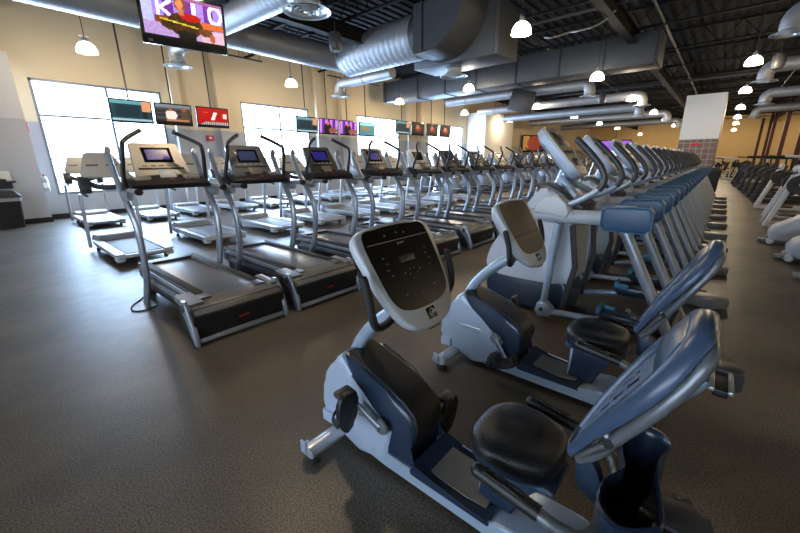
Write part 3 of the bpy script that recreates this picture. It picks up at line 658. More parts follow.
# ------------------------------------------------------------------ adaptive motion ellipticals (local y = world y)
def elliptical():
    r = root('elliptical_machine', (0, 0, 0))
    g = G(); g.prism([(1.86, .03), (1.90, .22), (1.87, .42), (1.02, .40), (.96, .25), (1.0, .03)], -.24, .24, bev=.04, seg=3); g.obj('tower_base', 'navy', r)
    g = G(); g.prism(curve2([(1.875, .38), (1.88, .55), (1.80, .74), (1.64, .96), (1.46, 1.18), (1.36, 1.32), (1.28, 1.335), (1.18, 1.27), (1.06, 1.10), (.98, .86), (.97, .56), (1.0, .38), (1.3, .36), (1.6, .36)], 3), -.255, .255, bev=.05, seg=4); g.obj('tower_shell', 'beige', r)
    g = G(); g.prism([(1.42, 1.345), (1.40, 1.375), (1.28, 1.375), (.93, 1.17), (.95, 1.08), (1.06, 1.08), (1.28, 1.31)], -.235, .235, bev=.02, seg=3); g.obj('top_cover', 'dark_grey', r)
    g = G(); g.prism([(1.80, .0), (1.80, .07), (-.10, .07), (-.10, .0)], -.06, .06, bev=.01); g.obj('base_rail', 'black', r)
    # console
    g = G(); g.tube([(0, 1.26, 1.30), (0, 1.19, 1.52)], .06, 12); g.obj('console_neck', 'tube', r)
    top = Vector((0, 1.42, 1.905)); bot = Vector((0, 1.03, 1.44)); up = (top - bot).normalized(); H = (top - bot).length
    Mf = frame((top + bot) / 2, (1, 0, 0), up); o2 = rrect(.34, H, .10, 5, .46)
    g = G(); g.loft([[Mf @ Vector((x * a, y * a, z)) for x, y in o2] for a, z in ((.80, -.10), (.97, -.07), (1.0, -.01), (.985, .005))]); cs = g.obj('console', 'shell', r)
    g = G(); g.loft([[Mf @ Vector((x * a, y * a, z)) for x, y in o2] for a, z in ((.975, .0), (.95, .02), (.90, .022))]); cf = g.obj('console_face', 'cream', cs)
    g = G(); g.box((0, .14, .023), (.30, .17, .006), bev=.01); g.xf(Mf); g.obj('display', 'mid_grey', cf)
    g = G()
    for k in range(4): g.box((-.12 + .08 * k, -.03, .025), (.045, .035, .008), bev=.004)
    g.box((0, -.15, .025), (.16, .09, .012), bev=.01); g.xf(Mf); g.obj('keypad', 'dark_grey', cf)
    for s in (-1, 1): G().tube([(s * .05, 1.22, 1.42), (s * .30, .98, 1.25)], .03, 10).obj('handle_strut', 'tube', r)
    for s in (-1, 1):
        x = s * .38
        g = G(); g.tube([(x, 1.40, 1.075), (x, .62, 1.10)], .062, 14, flat=(1.05, .85)); bm_ = g.obj('side_beam', 'beige', r)
        po = [(.36, 1.03), (.36, 1.17), (.40, 1.215), (.70, 1.205), (.735, 1.17), (.735, 1.04), (.70, 1.0), (.40, .995)]
        g = G(); g.prism(po, x - .07, x + .07, bev=.022, seg=3); pd = g.obj('end_pad', 'pad', r)
        g = G(); pr = [Vector((x - .071, a, b)) for a, b in po]; cc = sum(pr, Vector()) / len(pr)
        g.tube([cc + (p - cc) * .985 for p in pr], .0045, 6, closed=True); g.obj('pad_edge', 'teal', pd, 'teal edge line')
        g = G(); g.prism([(1.32, 1.11), (1.31, 1.18), (1.24, 1.27), (1.12, 1.285), (1.03, 1.21), (1.00, 1.13), (1.02, 1.08)], x - .075, x + .075, bev=.02, seg=3); g.obj('pivot_cover', 'white', r)
        # grip handle
        g = G(); g.tube(curve([(x, 1.14, 1.15), (x, .98, 1.22), (x, .86, 1.29), (x, .80, 1.34)], 4), .026, 10); ha = g.obj('swing_handle', 'tube', r)
        g = G(); g.tube(curve([(x * .98, .80, 1.33), (x * .96, .765, 1.42), (x * .95, .80, 1.52), (x * .93, .90, 1.64), (x * .9, 1.03, 1.765)], 4), .028, 12); g.ball((x * .9, 1.03, 1.765), .028, 10); g.obj('handle_grip', 'dark_grey', ha)
        # hanging arm, joint, foot arm
        g = G(); g.tube([(x, 1.10, 1.02), (x, 1.17, .13)], [.052, .040], 12, flat=(.8, 1.0)); g.obj('hanging_arm', 'tube', r)
        g = G(); g.prism([(1.24, .10), (1.22, .19), (1.14, .22), (1.06, .15), (1.09, .065), (1.20, .05)], x - .045, x + .045, bev=.012); jt = g.obj('joint_plate', 'tube', r)
        g = G(); g.lathe([(.0001, -.012), (.02, -.012), (.022, 0)] if s < 0 else [(.0001, .012), (.02, .012), (.022, 0)], (x + s * .045, 1.17, .13), 10, 'x'); g.obj('bolt', 'dark_grey', jt)
        g = G(); g.tube([(x, 1.12, .11), (x, .62, .145 + (.06 if s > 0 else 0))], .031, 12); g.obj('foot_arm', 'tube', r)
        zz = .20 + (.06 if s > 0 else 0); xi = x - s * .02
        g = G(); g.prism([(.68, zz), (.68, zz + .035), (.30, zz + .035), (.22, zz + .02), (.22, zz - .04), (.62, zz - .06)], xi - .075, xi + .075, bev=.012); fp = g.obj('foot_pedal', 'navy', r)
        g = G(); g.box((xi, .655, zz + .055), (.15, .03, .07), bev=.012); g.box((xi - s * .07, .60, zz + .045), (.016, .12, .05), bev=.006); g.obj('pedal_guard', 'teal', fp)
        # slanting rear posts
        g = G(); g.tube([(x, .56, 1.02), (x, .06, .04)], .040, 12, flat=(1.15, .8)); g.obj('rear_post', 'steel_grey', r)
        g = G(); g.tube([(x * .95, .98, 1.0), (x * .9, .92, .60), (x * .9, 1.00, .12)], .028, 8); g.obj('inner_link', 'dark_grey', r)
        fo = curve2([(x - .10, .14), (x - .11, -.16), (x - .07, -.27), (x, -.30), (x + .07, -.27), (x + .11, -.16), (x + .10, .14)], 3)
        if s < 0: g = G(); g.prism(fo, .0, .115, 'xy', bev=.028, seg=3); g.obj('rear_foot', 'mid_grey', r)
        else: g = G(); g.prism([(x - .06, .14), (x - .06, -.02), (x + .06, -.02), (x + .06, .14)], .0, .07, 'xy', bev=.02); g.obj('rear_foot', 'dark_grey', r)
    g = G(); g.tube([(-.38, .45, 1.02), (.38, .45, 1.02)], .03, 10) if False else g.tube([(-.38, .10, .12), (.38, .10, .12)], .035, 10); g.obj('rear_cross_bar', 'black', r)
    return r
ep = elliptical()
EX = [3.98, 5.52, 7.1, 8.62, 10.15, 11.7, 13.25, 14.8, 16.35, 17.9, 19.4]
for i, x in enumerate(EX):
    nm = 'grey elliptical machine with blue arm pads, %s' % ('nearest of its row, beyond the second recumbent bike' if i == 0 else '%s from the near end of its row' % ORD[i])
    if i == 0: ep.location = (x, 0, 0); tag(ep, nm, 'elliptical', 'ellipticals in a row along the aisle')
    else: dup(ep, (x, 0, 0), nm)
# ------------------------------------------------------------------ televisions
def lerp(a, b, t): return tuple(a[i] * (1 - t) + b[i] * t for i in range(3))
def inside(u, v, cx, cy, rx, ry): return ((u - cx) / rx) ** 2 + ((v - cy) / ry) ** 2 < 1
def pic_show(u, v):
    random.seed(int(u * 72) * 101 + int(v * 42)); q = random.random()
    c = (.34, .10, .50) if (int(u * 8) % 2 == 0) else (.50, .42, .78)
    if u < .13: c = (.62, .64, .84)
    if .16 < u < .21 and v > .38: c = (.80, .82, .95)                       # big pale letters of the set
    if v > .45 and abs((u - .22) * 1.6 - abs(v - .68)) < .055 and .2 < u < .36: c = (.80, .82, .95)
    if .60 < u < .655 and v > .42: c = (.78, .80, .94)
    if inside(u, v, .90, .72, .10, .26) and not inside(u, v, .90, .72, .055, .16): c = (.78, .80, .94)
    if v > .93: c = (.45, .25, .50)
    if .14 < u < .42 and .30 < v < .48: c = (.42, .20, .07)
    if u > .62 and .34 < v < .50: c = (.66, .33, .14)
    if v < .30: c = (.60, .50, .72) if u < .7 else (.70, .58, .66)
    if inside(u, v, .50, .34, .22, .30) or (inside(u, v, .36, .30, .16, .14)): c = (.09, .05, .03) if q > .45 else (.30, .17, .05)
    if inside(u, v, .58, .55, .13, .10): c = (.55, .03, .03)
    if inside(u, v, .76, .24, .09, .10): c = (.32, .18, .08)
    if inside(u, v, .46, .84, .075, .18): c = (.40, .22, .09)
    if inside(u, v, .45, .83, .045, .12): c = (.68, .42, .28)
    if abs(u - .46) < .035 and .58 < v < .72: c = (.60, .36, .24)
    if .40 < u < .63 and v < .20: c = (.03, .03, .04)
    if .20 < u < .66 and abs(v - (.42 - .22 * (u - .2))) < .018: c = (.70, .66, .16)
    if inside(u, v, .84, .12, .04, .11): c = (.55, .28, .18)
    return lerp(c, (q, q, q), .08)
def pic_teal(u, v):
    c = (.10, .22, .26)
    if v > .84: c = (.30, .50, .56)
    if v < .12: c = (.50, .62, .66)
    if .10 < u < .70 and .2 < v < .8: c = (.07, .16, .20)
    if u > .76 and v > .5: c = (.70, .50, .38)
    if .76 < u < .9 and v <= .5 and v > .14: c = (.12, .10, .12)
    return c
def pic_men(u, v):
    c = (.16, .16, .17)
    if v > .86: c = (.40, .45, .48)
    if int(v * 12) % 3 == 0: c = lerp(c, (.35, .35, .36), .5)
    if inside(u, v, .42, .45, .17, .26): c = (.80, .76, .72)
    if inside(u, v, .42, .76, .06, .12): c = (.55, .30, .20)
    if inside(u, v, .82, .45, .13, .30): c = (.32, .24, .18)
    if inside(u, v, .80, .78, .055, .11): c = (.55, .30, .20)
    if .25 < u < .95 and .12 < v < .24: c = (.60, .42, .30)
    if v < .12: c = (.03, .03, .03)
    return c
def pic_red(u, v):
    c = (.60, .015, .02)
    if abs((u - .53) - (v - .55) * .25) < .055 and .32 < v < .78: c = (.90, .86, .82)
    if abs(u - .90) < .06 and .42 < v < .70: c = (.88, .75, .72)
    if .2 < u < .32 and .72 < v < .8: c = (.75, .30, .05)
    if v < .26 and inside(u, v, .6, .1, .5, .15): c = (.75, .70, .70) if int(u * 30) % 2 else (.15, .10, .10)
    if v < .06: c = (.04, .03, .03)
    return c
def pic_people(u, v):
    c = (.34, .14, .55) if int(u * 7) % 2 else (.70, .45, .78)
    if inside(u, v, .45, .35, .22, .42): c = (.05, .05, .09)
    if inside(u, v, .45, .72, .07, .14): c = (.72, .40, .26)
    if inside(u, v, .75, .22, .25, .18): c = (.50, .30, .20)
    return c
def pic_pale(u, v):
    c = (.28, .46, .50)
    if inside(u, v, .4, .55, .3, .2): c = (.50, .42, .30)
    if v > .8: c = (.5, .75, .78)
    return c
def pic_dark(u, v):
    c = (.07, .05, .07)
    if inside(u, v, .5, .45, .26, .36): c = (.42, .16, .12)
    if inside(u, v, .45, .66, .12, .2): c = (.62, .40, .32)
    if v < .2: c = (.02, .02, .03)
    return c
def television(x, y, z, W, fn, label, group, rz=0, tilt=0.12, lift=0, px=(40, 24), drop=None, pole=True, name='television'):
    H = W * .60; r = root(name, (x, y, z), label, 'television', group, rz)
    T = Matrix.Rotation(tilt, 4, 'X') @ Matrix.Rotation(PI / 2, 4, 'X')      # local z of the picture faces -Y
    g = G(); g.box((0, 0, -.035), (W, H, .06), bev=.012); g.xf(T); cs = g.obj('casing', 'gloss_black', r)
    g = G(); g.box((0, 0, -.085), (W * .6, H * .6, .06), bev=.02); g.xf(T); g.obj('back_housing', 'black', r)
    bz = .035 * W / .95
    picture('screen', W - 2 * bz, H - 2.2 * bz - .01 * W - lift, px[0], px[1], fn, 'screen', r, T @ Matrix.Translation((0, .012 * W + lift / 2, -.0035)))
    if pole:
        d = drop or (CEIL - z - .5)
        g = G(); g.tube([(0, .11, -.05), (0, .11, d)], .024, 8); g.box((0, .10, 0), (.20, .05, .20), bev=.01); g.obj('hanger_pole', 'iron', r)
    return r
t = television(2.18, 5.28, 3.25, .94, pic_show, 'large television at the top left showing a person in red on a purple set', 'hanging televisions', rz=-.16, lift=.05, tilt=.10, px=(72, 42), pole=False)
g = G(); g.tube([(-.25, .11, 0), (-.25, .11, 2.5)], .02, 8); g.tube([(.25, .11, 0), (.25, .11, 2.5)], .02, 8); g.box((0, .10, 0), (.6, .05, .2), bev=.01); g.obj('hanger_pole', 'iron', t)
text_mesh('lettering', 'LG', .035, 'silver', t, Matrix.Translation((-.40, -.04, -.262)) @ Matrix.Rotation(PI / 2, 4, 'X'))
TVS = [(3.87, pic_teal, 'wall of windows television with pale teal picture, left of the two men'), (5.06, pic_men, 'television showing two men, between the teal and the red pictures'),
       (6.33, pic_red, 'television showing a bright red picture, above the middle treadmills'),
       (10.38, pic_teal, 'television with teal picture, leftmost of the second hanging group'), (11.56, pic_people, 'television with purple picture, second in the second hanging group'),
       (12.78, pic_people, 'television with purple picture, third in the second hanging group'), (14.05, pic_pale, 'television with washed out teal picture, rightmost of the second hanging group'),
       (16.9, pic_teal, 'television with dark teal picture, leftmost of the farthest window group'), (18.3, pic_dark, 'television with dark red picture, second of the farthest window group'),
       (19.75, pic_dark, 'television with dark red picture, third of the farthest window group'), (21.2, pic_dark, 'television with dark red picture, rightmost of the farthest window group')]
TVS[0] = (3.87, pic_teal, 'television with pale teal picture in front of the first window')
for i, (x, fn, lb) in enumerate(TVS):
    television(x, 14.2, 3.17 if i < 7 else 3.42, 1.13 if i < 7 else 1.2, fn, lb, 'televisions hanging before the windows', tilt=.10, px=(30, 18), drop=CEIL + .03 - (3.17 if i < 7 else 3.42))
# strut rails that carry the hangers
for i, (a, b, lb) in enumerate([(6.75, 8.6, 'dark hanging strut rail above the first group of window televisions'), (11.8, 15.2, 'dark hanging strut rail above the second group of window televisions'), (16.2, 22.4, 'dark hanging strut rail above the farthest group of window televisions')]):
    r = root('strut_rail', ((a + b) / 2, 14.375, 5.38), lb, 'rail', 'strut rails')
    G().box((0, 0, 0), (b - a, .045, .045)).obj('rail', 'iron', r)
    g = G()
    for q in (-.45, 0, .45): g.tube([((b - a) * q, 0, 0), ((b - a) * q, 0, CEIL + .02 - 5.38)], .008, 6)
    g.obj('rod', 'iron', r)
# mural sized picture and purple screen far away
television(37.2, 14.6, 3.1, 2.6, lambda u, v: (.45, .16, .10) if inside(u, v, .55, .5, .34, .5) else ((.55, .40, .15) if u < .3 else (.10, .05, .05)), 'large picture of a face on the far left wall', 'far pictures', rz=-.5, tilt=0, px=(24, 14), pole=False, name='wall_picture')
television(46, 9.2, 2.6, 3.0, lambda u, v: (.50, .30, .75) if v > .4 else (.75, .80, .9), 'glowing purple screen far down the room', 'far pictures', rz=-1.2, tilt=0, px=(12, 8), drop=CEIL + .03 - 2.6)

# ------------------------------------------------------------------ pendant lamps
def lamp():
    r = root('pendant_lamp', (0, 0, 0))
    g = G(); g.lathe([(.07, .13), (.12, .11), (.18, .05), (.215, -.03), (.228, -.12), (.213, -.12), (.19, -.05), (.10, .07), (.0001, .10)], n=24); g.obj('lamp_dome', 'lamp_glow', r)
    g = G(); g.lathe([(.0001, .24), (.03, .24), (.05, .22), (.065, .18), (.065, .14), (.07, .12), (.0001, .11)], n=16); g.obj('ballast_housing', 'silver', r)
    g = G(); g.tube([(-.12, 0, .10), (-.11, 0, .26), (.11, 0, .26), (.12, 0, .10)], .008, 6); g.obj('bracket', 'silver', r)
    g = G(); g.tube([(0, 0, .23), (0, 0, CEIL + .19 - 4.5)], .010, 6); g.obj('hanging_cord', 'iron', r)
    return r
lp = lamp(); first = True
LX = {13.0: [2.82, 8.9, 15.2, 21.5, 28.0], 4.08: [2.6, 9.12, 15.93, 22.7, 30.3, 36.5, 43.6, 56], -.15: [16.92, 23.74, 31.4, 38.6, 45.5, 56], 8.6: [14.5, 22, 29, 36, 43, 56], -5.5: [9.5, 16.9, 31, 45, 56]}  # some lamps close to the far wall are added to brighten it
RN = {13.0: 'row by the windows', 4.08: 'row above the front treadmills', -.15: 'row above the ellipticals', 8.6: 'row above the middle of the hall', -5.5: 'row above the right hand machines'}
pl = bpy.data.lights.new('lamp_bulb', 'POINT'); pl.energy = LAMP_W; pl.color = (1.0, .80, .55); pl.shadow_soft_size = .12
for y, xs_ in LX.items():
    k = 0
    for x in xs_:
        z = 4.5; yy = y
        if x == 15.93: x, yy, z = 14.97, 3.84, 4.33
        if x == 22.7: x, yy, z = 21.57, 3.88, 4.36
        lo = bpy.data.objects.new('lamp_bulb', pl); lo.location = (x, yy, z - .22); C.objects.link(lo)
        if x < 0: continue
        nm = 'glowing dome pendant lamp, %s, %s from the near end' % (RN[y], ORD[k]); k += 1
        if first: lp.location = (x, yy, z); tag(lp, nm, 'lamp', 'pendant lamps'); first = False
        else: dup(lp, (x, yy, z), nm)

# ------------------------------------------------------------------ ducts
def spiral_duct(pts, rad, label, group='spiral ducts', m='galv', pitch=.16, name='spiral_duct'):
    P = [Vector(p) for p in pts]; g = G()
    fine = []
    for a, b in zip(P, P[1:]):
        L = (b - a).length; n = max(2, int(L / (pitch / 3)))
        for i in range(n): fine.append(a + (b - a) * i / n)
    fine.append(P[-1]); rr = [rad * (1.018 if i % 3 == 0 else 1.0) for i in range(len(fine))]
    g.tube(fine, rr, 26, caps=True); o = g.obj(name, m, angle=60); tag(o, label, 'duct', group); return o
def elbow(c, axis_from, axis_to, R, n=8):
    """points of a quarter bend about corner c"""
    a = Vector(axis_from).normalized(); b = Vector(axis_to).normalized(); c = Vector(c)
    ctr = c - a * R + b * R
    return [ctr - b * R * math.cos(t) + a * R * math.sin(t) for t in [PI / 2 * i / n for i in range(n + 1)]]
def diffuser(x, y, z, rad, label, neck=.35, tiltm=None):
    r = root('round_diffuser', (x, y, z), label, 'diffuser', 'round ceiling diffusers')
    g = G(); g.lathe([(rad * .55, neck), (rad * .55, .10), (rad * .62, .06), (rad, .0), (rad * 1.0, -.015), (rad * .9, .0)], n=32); g.obj('outer_ring', 'diffuser', r)
    for k, q in enumerate((.72, .52, .32)):
        G().lathe([(rad * q * .86, .05), (rad * q, .0 - .01 * k), (rad * q, -.012 - .01 * k), (rad * q * .84, .035)], n=28).obj('cone_ring', 'diffuser', r)
    G().lathe([(.0001, .02), (rad * .12, .0), (rad * .13, -.02), (.0001, -.03)], n=16).obj('centre_cone', 'diffuser', r)
    G().lathe([(.0001, .12), (rad * .54, .12), (rad * .54, .11), (.0001, .11)], n=20).obj('dark_throat', 'black', r)
    return r
D1Z, D1Y = 5.15, 11.3
spiral_duct([(-4, D1Y, D1Z), (10.4, D1Y, D1Z)], .38, 'long silver duct running left to right below the ceiling over the middle treadmills')
e = elbow((5.45, 7.25, D1Z), (0, -1, 0), (0, 0, -1), .3)
spiral_duct([(5.25, D1Y - .30, D1Z), (5.25, 10.6, D1Z), (5.4, 7.7, D1Z)] + e + [(5.45, 7.25, D1Z - .34)], .33, 'silver branch duct at the top left coming towards the viewer')
diffuser(5.48, 7.22, D1Z - .50, .50, 'large round diffuser with concentric rings at the top, right of the big television', .12)
def branch(x, y0, y1, z, rad, label, dl, ddrop=.18, drad=.4):
    r = root('branch_duct', (x, y0, z), label, 'duct', 'branch ducts')
    sg = 1 if y1 > y0 else -1
    e = [q - Vector((x, y0, z)) for q in elbow((x, y1, z), (0, sg, 0), (0, 0, -1), rad * 1.2)]
    g = G(); g.tube([(0, 0, 0)] + e + [(0, y1 - y0, -rad * 1.2 - .12)], rad, 20); g.obj('duct_pipe', 'galv', r, angle=60)
    n = max(1, int(abs(y1 - y0) / 2.2))
    for k in range(n):
        yy = (y1 - y0) * (k + .5) / n; G().lathe([(rad, -.03), (rad + .018, -.03), (rad + .018, .03), (rad, .03)], (0, yy, 0), 20, 'y').obj('pipe_collar', 'galv', r)
        G().tube([(0, yy, rad * .9), (0, yy, CEIL - z + .03)], .008, 6).obj('hanger_rod', 'iron', r)
    d = diffuser(0, 0, 0, drad, 'round ring diffuser', .13); d.parent = r; d.location = (0, y1 - y0, -rad * 1.2 - .235)
    for k_ in ('category', 'group'): del d[k_]
branch(5.05, D1Y + .3, 13.2, 4.95, .21, 'short silver branch duct behind the big television', 'round diffuser between the big television and the window televisions')
branch(11.2, 9.9, 12.9, 4.75, .20, 'slim silver branch duct over the second group of televisions', 'round diffuser left of the second group of televisions')
# big spiral trunk towards the viewer, square transition and plenum box
spiral_duct([(9.95, 10.93, 5.2), (9.95, 7.655, 5.2)], .62, 'big ribbed spiral trunk duct at the top centre', pitch=.22)
def prism_obj(name, poly, lo, hi, plane, m, label, cat, group=None, bev=.0):
    g = G(); g.prism(poly, lo, hi, plane, bev); o = g.obj(name, m); tag(o, label, cat, group); return o
r = root('duct_transition', (9.95, 7.1, 5.2), 'square sheet metal duct transition curving up beside the plenum box', 'duct')
a_ = [PI / 2 * i / 10 for i in range(11)]
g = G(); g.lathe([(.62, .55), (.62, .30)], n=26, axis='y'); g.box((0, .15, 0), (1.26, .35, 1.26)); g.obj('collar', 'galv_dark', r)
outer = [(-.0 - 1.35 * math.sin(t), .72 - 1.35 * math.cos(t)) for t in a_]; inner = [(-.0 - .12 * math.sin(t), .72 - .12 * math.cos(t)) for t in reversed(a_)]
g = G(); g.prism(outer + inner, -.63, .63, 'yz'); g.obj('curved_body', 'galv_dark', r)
G().box((-.65, .0, .1), (.012, .04, 1.3)).obj('seam', 'iron', r)
r = root('plenum_box', (11.23, 6.9, 5.2), 'large boxy grey duct plenum at the top centre beside the bright lamp', 'duct')
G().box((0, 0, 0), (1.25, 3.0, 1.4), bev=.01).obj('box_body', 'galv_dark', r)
for a, b in (((-.63, -1.35, 0), (.02, .04, 1.42)), ((-.63, .4, 0), (.02, .04, 1.42)), ((0, -1.49, .0), (1.27, .03, 1.42))): G().box(a, b).obj('flange', 'galv_dark', r)
diffuser(11.3, 7.3, 4.27, .45, 'round diffuser under the grey plenum box at the top centre', .22)
# rectangular trunk further down the room
r = root('rectangular_duct', (15.95, 8.25, 5.05), 'long rectangular grey duct crossing the ceiling behind the plenum box', 'duct')
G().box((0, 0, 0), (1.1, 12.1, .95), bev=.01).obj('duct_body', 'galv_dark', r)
for y in (-5.95, -4.45, -2.95, -1.25, .55, 2.15, 3.75, 5.9): G().box((0, y, 0), (1.16, .035, 1.01)).obj('flange', 'iron', r)
# round branch pipes behind, each ending in a bend and diffuser
for i, (x, y0, y1, z, rad) in enumerate([(18.6, 12.4, 5.0, 4.72, .22), (22.6, 12.6, 3.6, 4.6, .22), (27.2, 13.0, 4.4, 4.55, .25), (33.0, 13.4, 3.6, 4.6, .25), (40, 13, 3.5, 4.6, .25)]):
    branch(x, y0, y1, z, rad, 'round silver branch pipe crossing the ceiling, %s beyond the rectangular duct' % ORD[i], 'round diffuser at the right end of the %s silver branch pipe' % ORD[i])
for i, (x, y0, y1, z, rad) in enumerate([(14.6, -6.0, -.70, 5.15, .24), (20.5, -7, -.6, 4.85, .24), (27.5, -7, -1.0, 4.7, .24), (36, -7, -1, 4.7, .24)]):
    branch(x, y0, y1, z, rad, 'round silver pipe reaching in from the right, %s from the viewer' % ORD[i], 'round diffuser on the %s pipe reaching in from the right' % ORD[i])
diffuser(10.25, -.75, 4.42, .50, 'large round diffuser cut by the top right corner of the view', .5)
# black hanging speaker cylinders
for i, (x, y, z) in enumerate([(7.15, 8.3, 4.62), (20.4, 4.9, 4.35), (17.6, -.75, 4.5)]):
    r = root('hanging_speaker', (x, y, z), ['dark canister speaker hanging beside the big spiral duct', 'dark canister speaker hanging near the far branch pipe', 'dark round speaker hanging at the upper right'][i], 'speaker', 'canister speakers')
    G().lathe([(.0001, -.22), (.13, -.22), (.17, -.12), (.17, .14), (.12, .22), (.0001, .24)], n=20).obj('speaker_body', 'dark_grey', r)
    G().tube([(0, 0, .2), (0, 0, CEIL - z)], .01, 6).obj('hanging_rod', 'iron', r)
# conduits and thin pipes under the deck
for i, (a, b, rad, lb) in enumerate([((-4, 6.0, 5.75), (40, 6.0, 5.75), .03, 'thin grey conduit running down the room above the treadmills'), ((-4, 2.2, 5.7), (55, 2.2, 5.7), .045, 'sprinkler pipe running down the room above the bikes'),
        ((6.9, -8, 5.8), (6.9, 12, 5.8), .035, 'thin pipe crossing the ceiling nearest the viewer'), ((12.6, -8, 5.65), (12.6, 8, 5.65), .05, 'grey pipe crossing the ceiling beside the plenum box'), ((26, -8, 5.5), (26, 12, 5.5), .06, 'grey pipe crossing the ceiling over the far ellipticals'),
        ((-3, -1.8, 5.6), (55, -1.8, 5.6), .03, 'thin conduit running down the room over the aisle')]):
    o = G().tube([a, b], rad, 10).obj('ceiling_pipe', 'galv_dark'); tag(o, lb, 'pipe', 'ceiling pipes')
o = G().tube(curve([(11.9, 4.6, 5.0), (11.7, 4.3, 4.9), (12.1, 4.0, 5.05), (11.8, 3.6, 4.95), (12.1, 3.2, 5.1), (12.3, 2.9, 5.4)], 5), .022, 8).obj('cable_bundle', 'galv'); tag(o, 'loose pale cable bundle beside the bright pendant lamp', 'cable')
# projector panel hanging
r = root('ceiling_board', (17.9, 7.75, 4.25), 'dark tilted panel hanging from the ceiling above the far treadmills', 'panel')
G().box((0, 0, 0), (.12, 1.15, .95), RX(.25), bev=.02).obj('panel_body', 'black', r); G().tube([(0, 0, .4), (0, 0, CEIL - 4.2)], .02, 8).obj('pole', 'iron', r)

# ------------------------------------------------------------------ left corner: bin, shelf things, alarm, extinguisher
r = root('trash_bin', (.60, 14.25, 0), 'black rubbish bin with a domed lid against the pale wall at the left edge', 'bin')
g = G(); g.loft([[(x * a, y * a, z) for x, y in rrect(.62, .46, .06)] for a, z in ((.80, 0), (1.0, .80))]); g.obj('bin_body', 'black', r)
g = G(); g.loft([[(x * a, y * a, z) for x, y in rrect(.66, .50, .07)] for a, z in ((1.0, .79), (1.02, .84), (.98, .86), (.7, .97), (.4, .99))]); g.obj('lid', 'dark_grey', r)
g = G(); g.loft([[(x * a, y * a, z) for x, y in rrect(.64, .48, .06)] for a, z in ((1.0, .70), (1.02, .80))]); g.obj('bin_liner', 'silver', r)
r = root('wall_shelf', (.62, 14.62, 1.18), 'small dark wall shelf at the left edge above the bin', 'shelf')
G().box((0, 0, 0), (.62, .34, .05), bev=.005).obj('shelf_board', 'dark_grey', r); G().box((0, .12, -.10), (.5, .04, .16), bev=.005).obj('bracket', 'dark_grey', r)
r = root('paper_stack', (.66, 14.58, 1.205), 'stack of pale papers and flyers standing on the small wall shelf', 'papers')
g = G()
for k in range(5): g.box((-.12 + .06 * k, .02 * k, .13), (.20, .012, .26), RX(-.2) @ RZ(.1 * k))
g.obj('flyer', 'paper', r); G().box((-.05, -.05, .03), (.3, .12, .06), bev=.01).obj('dark_tray', 'black', r)
r = root('fire_alarm', (1.50, 15.1, 2.62), 'small red fire alarm box on the side of the pale wall', 'alarm')
G().box((0, 0, 0), (.05, .13, .26), bev=.01).obj('alarm_body', 'red', r); G().box((.03, 0, .06), (.02, .07, .06), bev=.004).obj('strobe', 'white', r)
r = root('fire_extinguisher', (1.57, 15.12, .86), 'fire extinguisher with white label on the wall beside the first window', 'extinguisher')
G().lathe([(.0001, 0), (.07, 0), (.078, .02), (.078, .34), (.06, .40), (.03, .43), (.0001, .43)], n=16).obj('tank', 'beige_tm', r); G().box((0, 0, .46), (.05, .10, .05), bev=.01).obj('valve', 'red', r)
G().lathe([(.079, .10), (.0795, .11), (.0795, .24), (.079, .25)], n=16).obj('tank_label', 'paper', r)
r = root('wall_alarm', (6.66, 15.46, 2.55), 'small red call box on the wall between the first two windows', 'alarm')
G().box((0, 0, 0), (.28, .06, .20), bev=.01).obj('alarm_body', 'red', r); G().box((0, -.034, 0), (.10, .012, .08), bev=.003).obj('strobe', 'white', r)
# ------------------------------------------------------------------ machines beyond the treadmills (hall middle) and right of the aisle
def arc_machine():
    """big pale bodied stepping machine, front towards +Y"""
    r = root('arc_machine', (0, 0, 0))
    g = G(); g.prism(curve2([(.0, .10), (-.06, .20), (-.02, .34), (.16, .46), (-.20, .62), (-.75, .86), (-1.25, 1.02), (-1.45, .95), (-1.40, .60), (-1.30, .20), (-1.2, .08), (-.6, .06)], 3) if False else [(.02, .12), (.04, .24), (-.02, .34), (-.30, .52), (-.80, .80), (-1.30, 1.00), (-1.45, .92), (-1.40, .40), (-1.30, .10), (-.1, .07)], -.22, .22, bev=.06, seg=4); g.obj('body_shell', 'beige', r)
    g = G(); g.prism([(-.42, .62), (-.90, .88), (-1.05, .86), (-1.0, .70), (-.52, .50)], -.232, .232, bev=.02); g.obj('side_vent', 'mid_grey', r)
    for s in (-1, 1):
        g = G(); g.lathe([(.0001, -.03), (.05, -.03), (.06, 0), (.05, .03), (.0001, .03)], (s * .20, .0, .07), 16, 'x'); g.obj('transport_wheel', 'white', r)
        g = G(); g.tube([(s * .26, -1.1, .45), (s * .28, -1.7, .35), (s * .28, -2.2, .30)], .035, 10); ar = g.obj('pedal_arm', 'silver', r)
        G().box((s * .26, -2.1, .37), (.16, .38, .06), bev=.02).obj('pedal', 'black', ar)
        g = G(); g.tube(curve([(s * .26, -1.2, .95), (s * .28, -1.25, 1.3), (s * .26, -1.4, 1.55), (s * .2, -1.35, 1.7)], 4), .022, 10); g.obj('handle', 'dark_grey', r)
    g = G(); g.tube([(0, -1.25, .9), (0, -1.15, 1.4)], .05, 10); g.obj('mast', 'silver', r)
    g = G(); g.box((0, -1.2, 1.52), (.50, .10, .38), RX(-.5), bev=.03); cs = g.obj('console', 'beige', r); g = G(); g.box((0, -1.26, 1.54), (.36, .03, .24), RX(-.5), bev=.01); g.obj('display', 'gloss_black', cs)
    g = G(); g.box((0, -1.9, .04), (.6, .12, .07), bev=.02); g.box((0, -.9, .05), (.14, 2.1, .06), bev=.01); g.obj('base_frame', 'mid_grey', r)
    return r
am = arc_machine(); AX = [7.15, 8.75, 6.0]
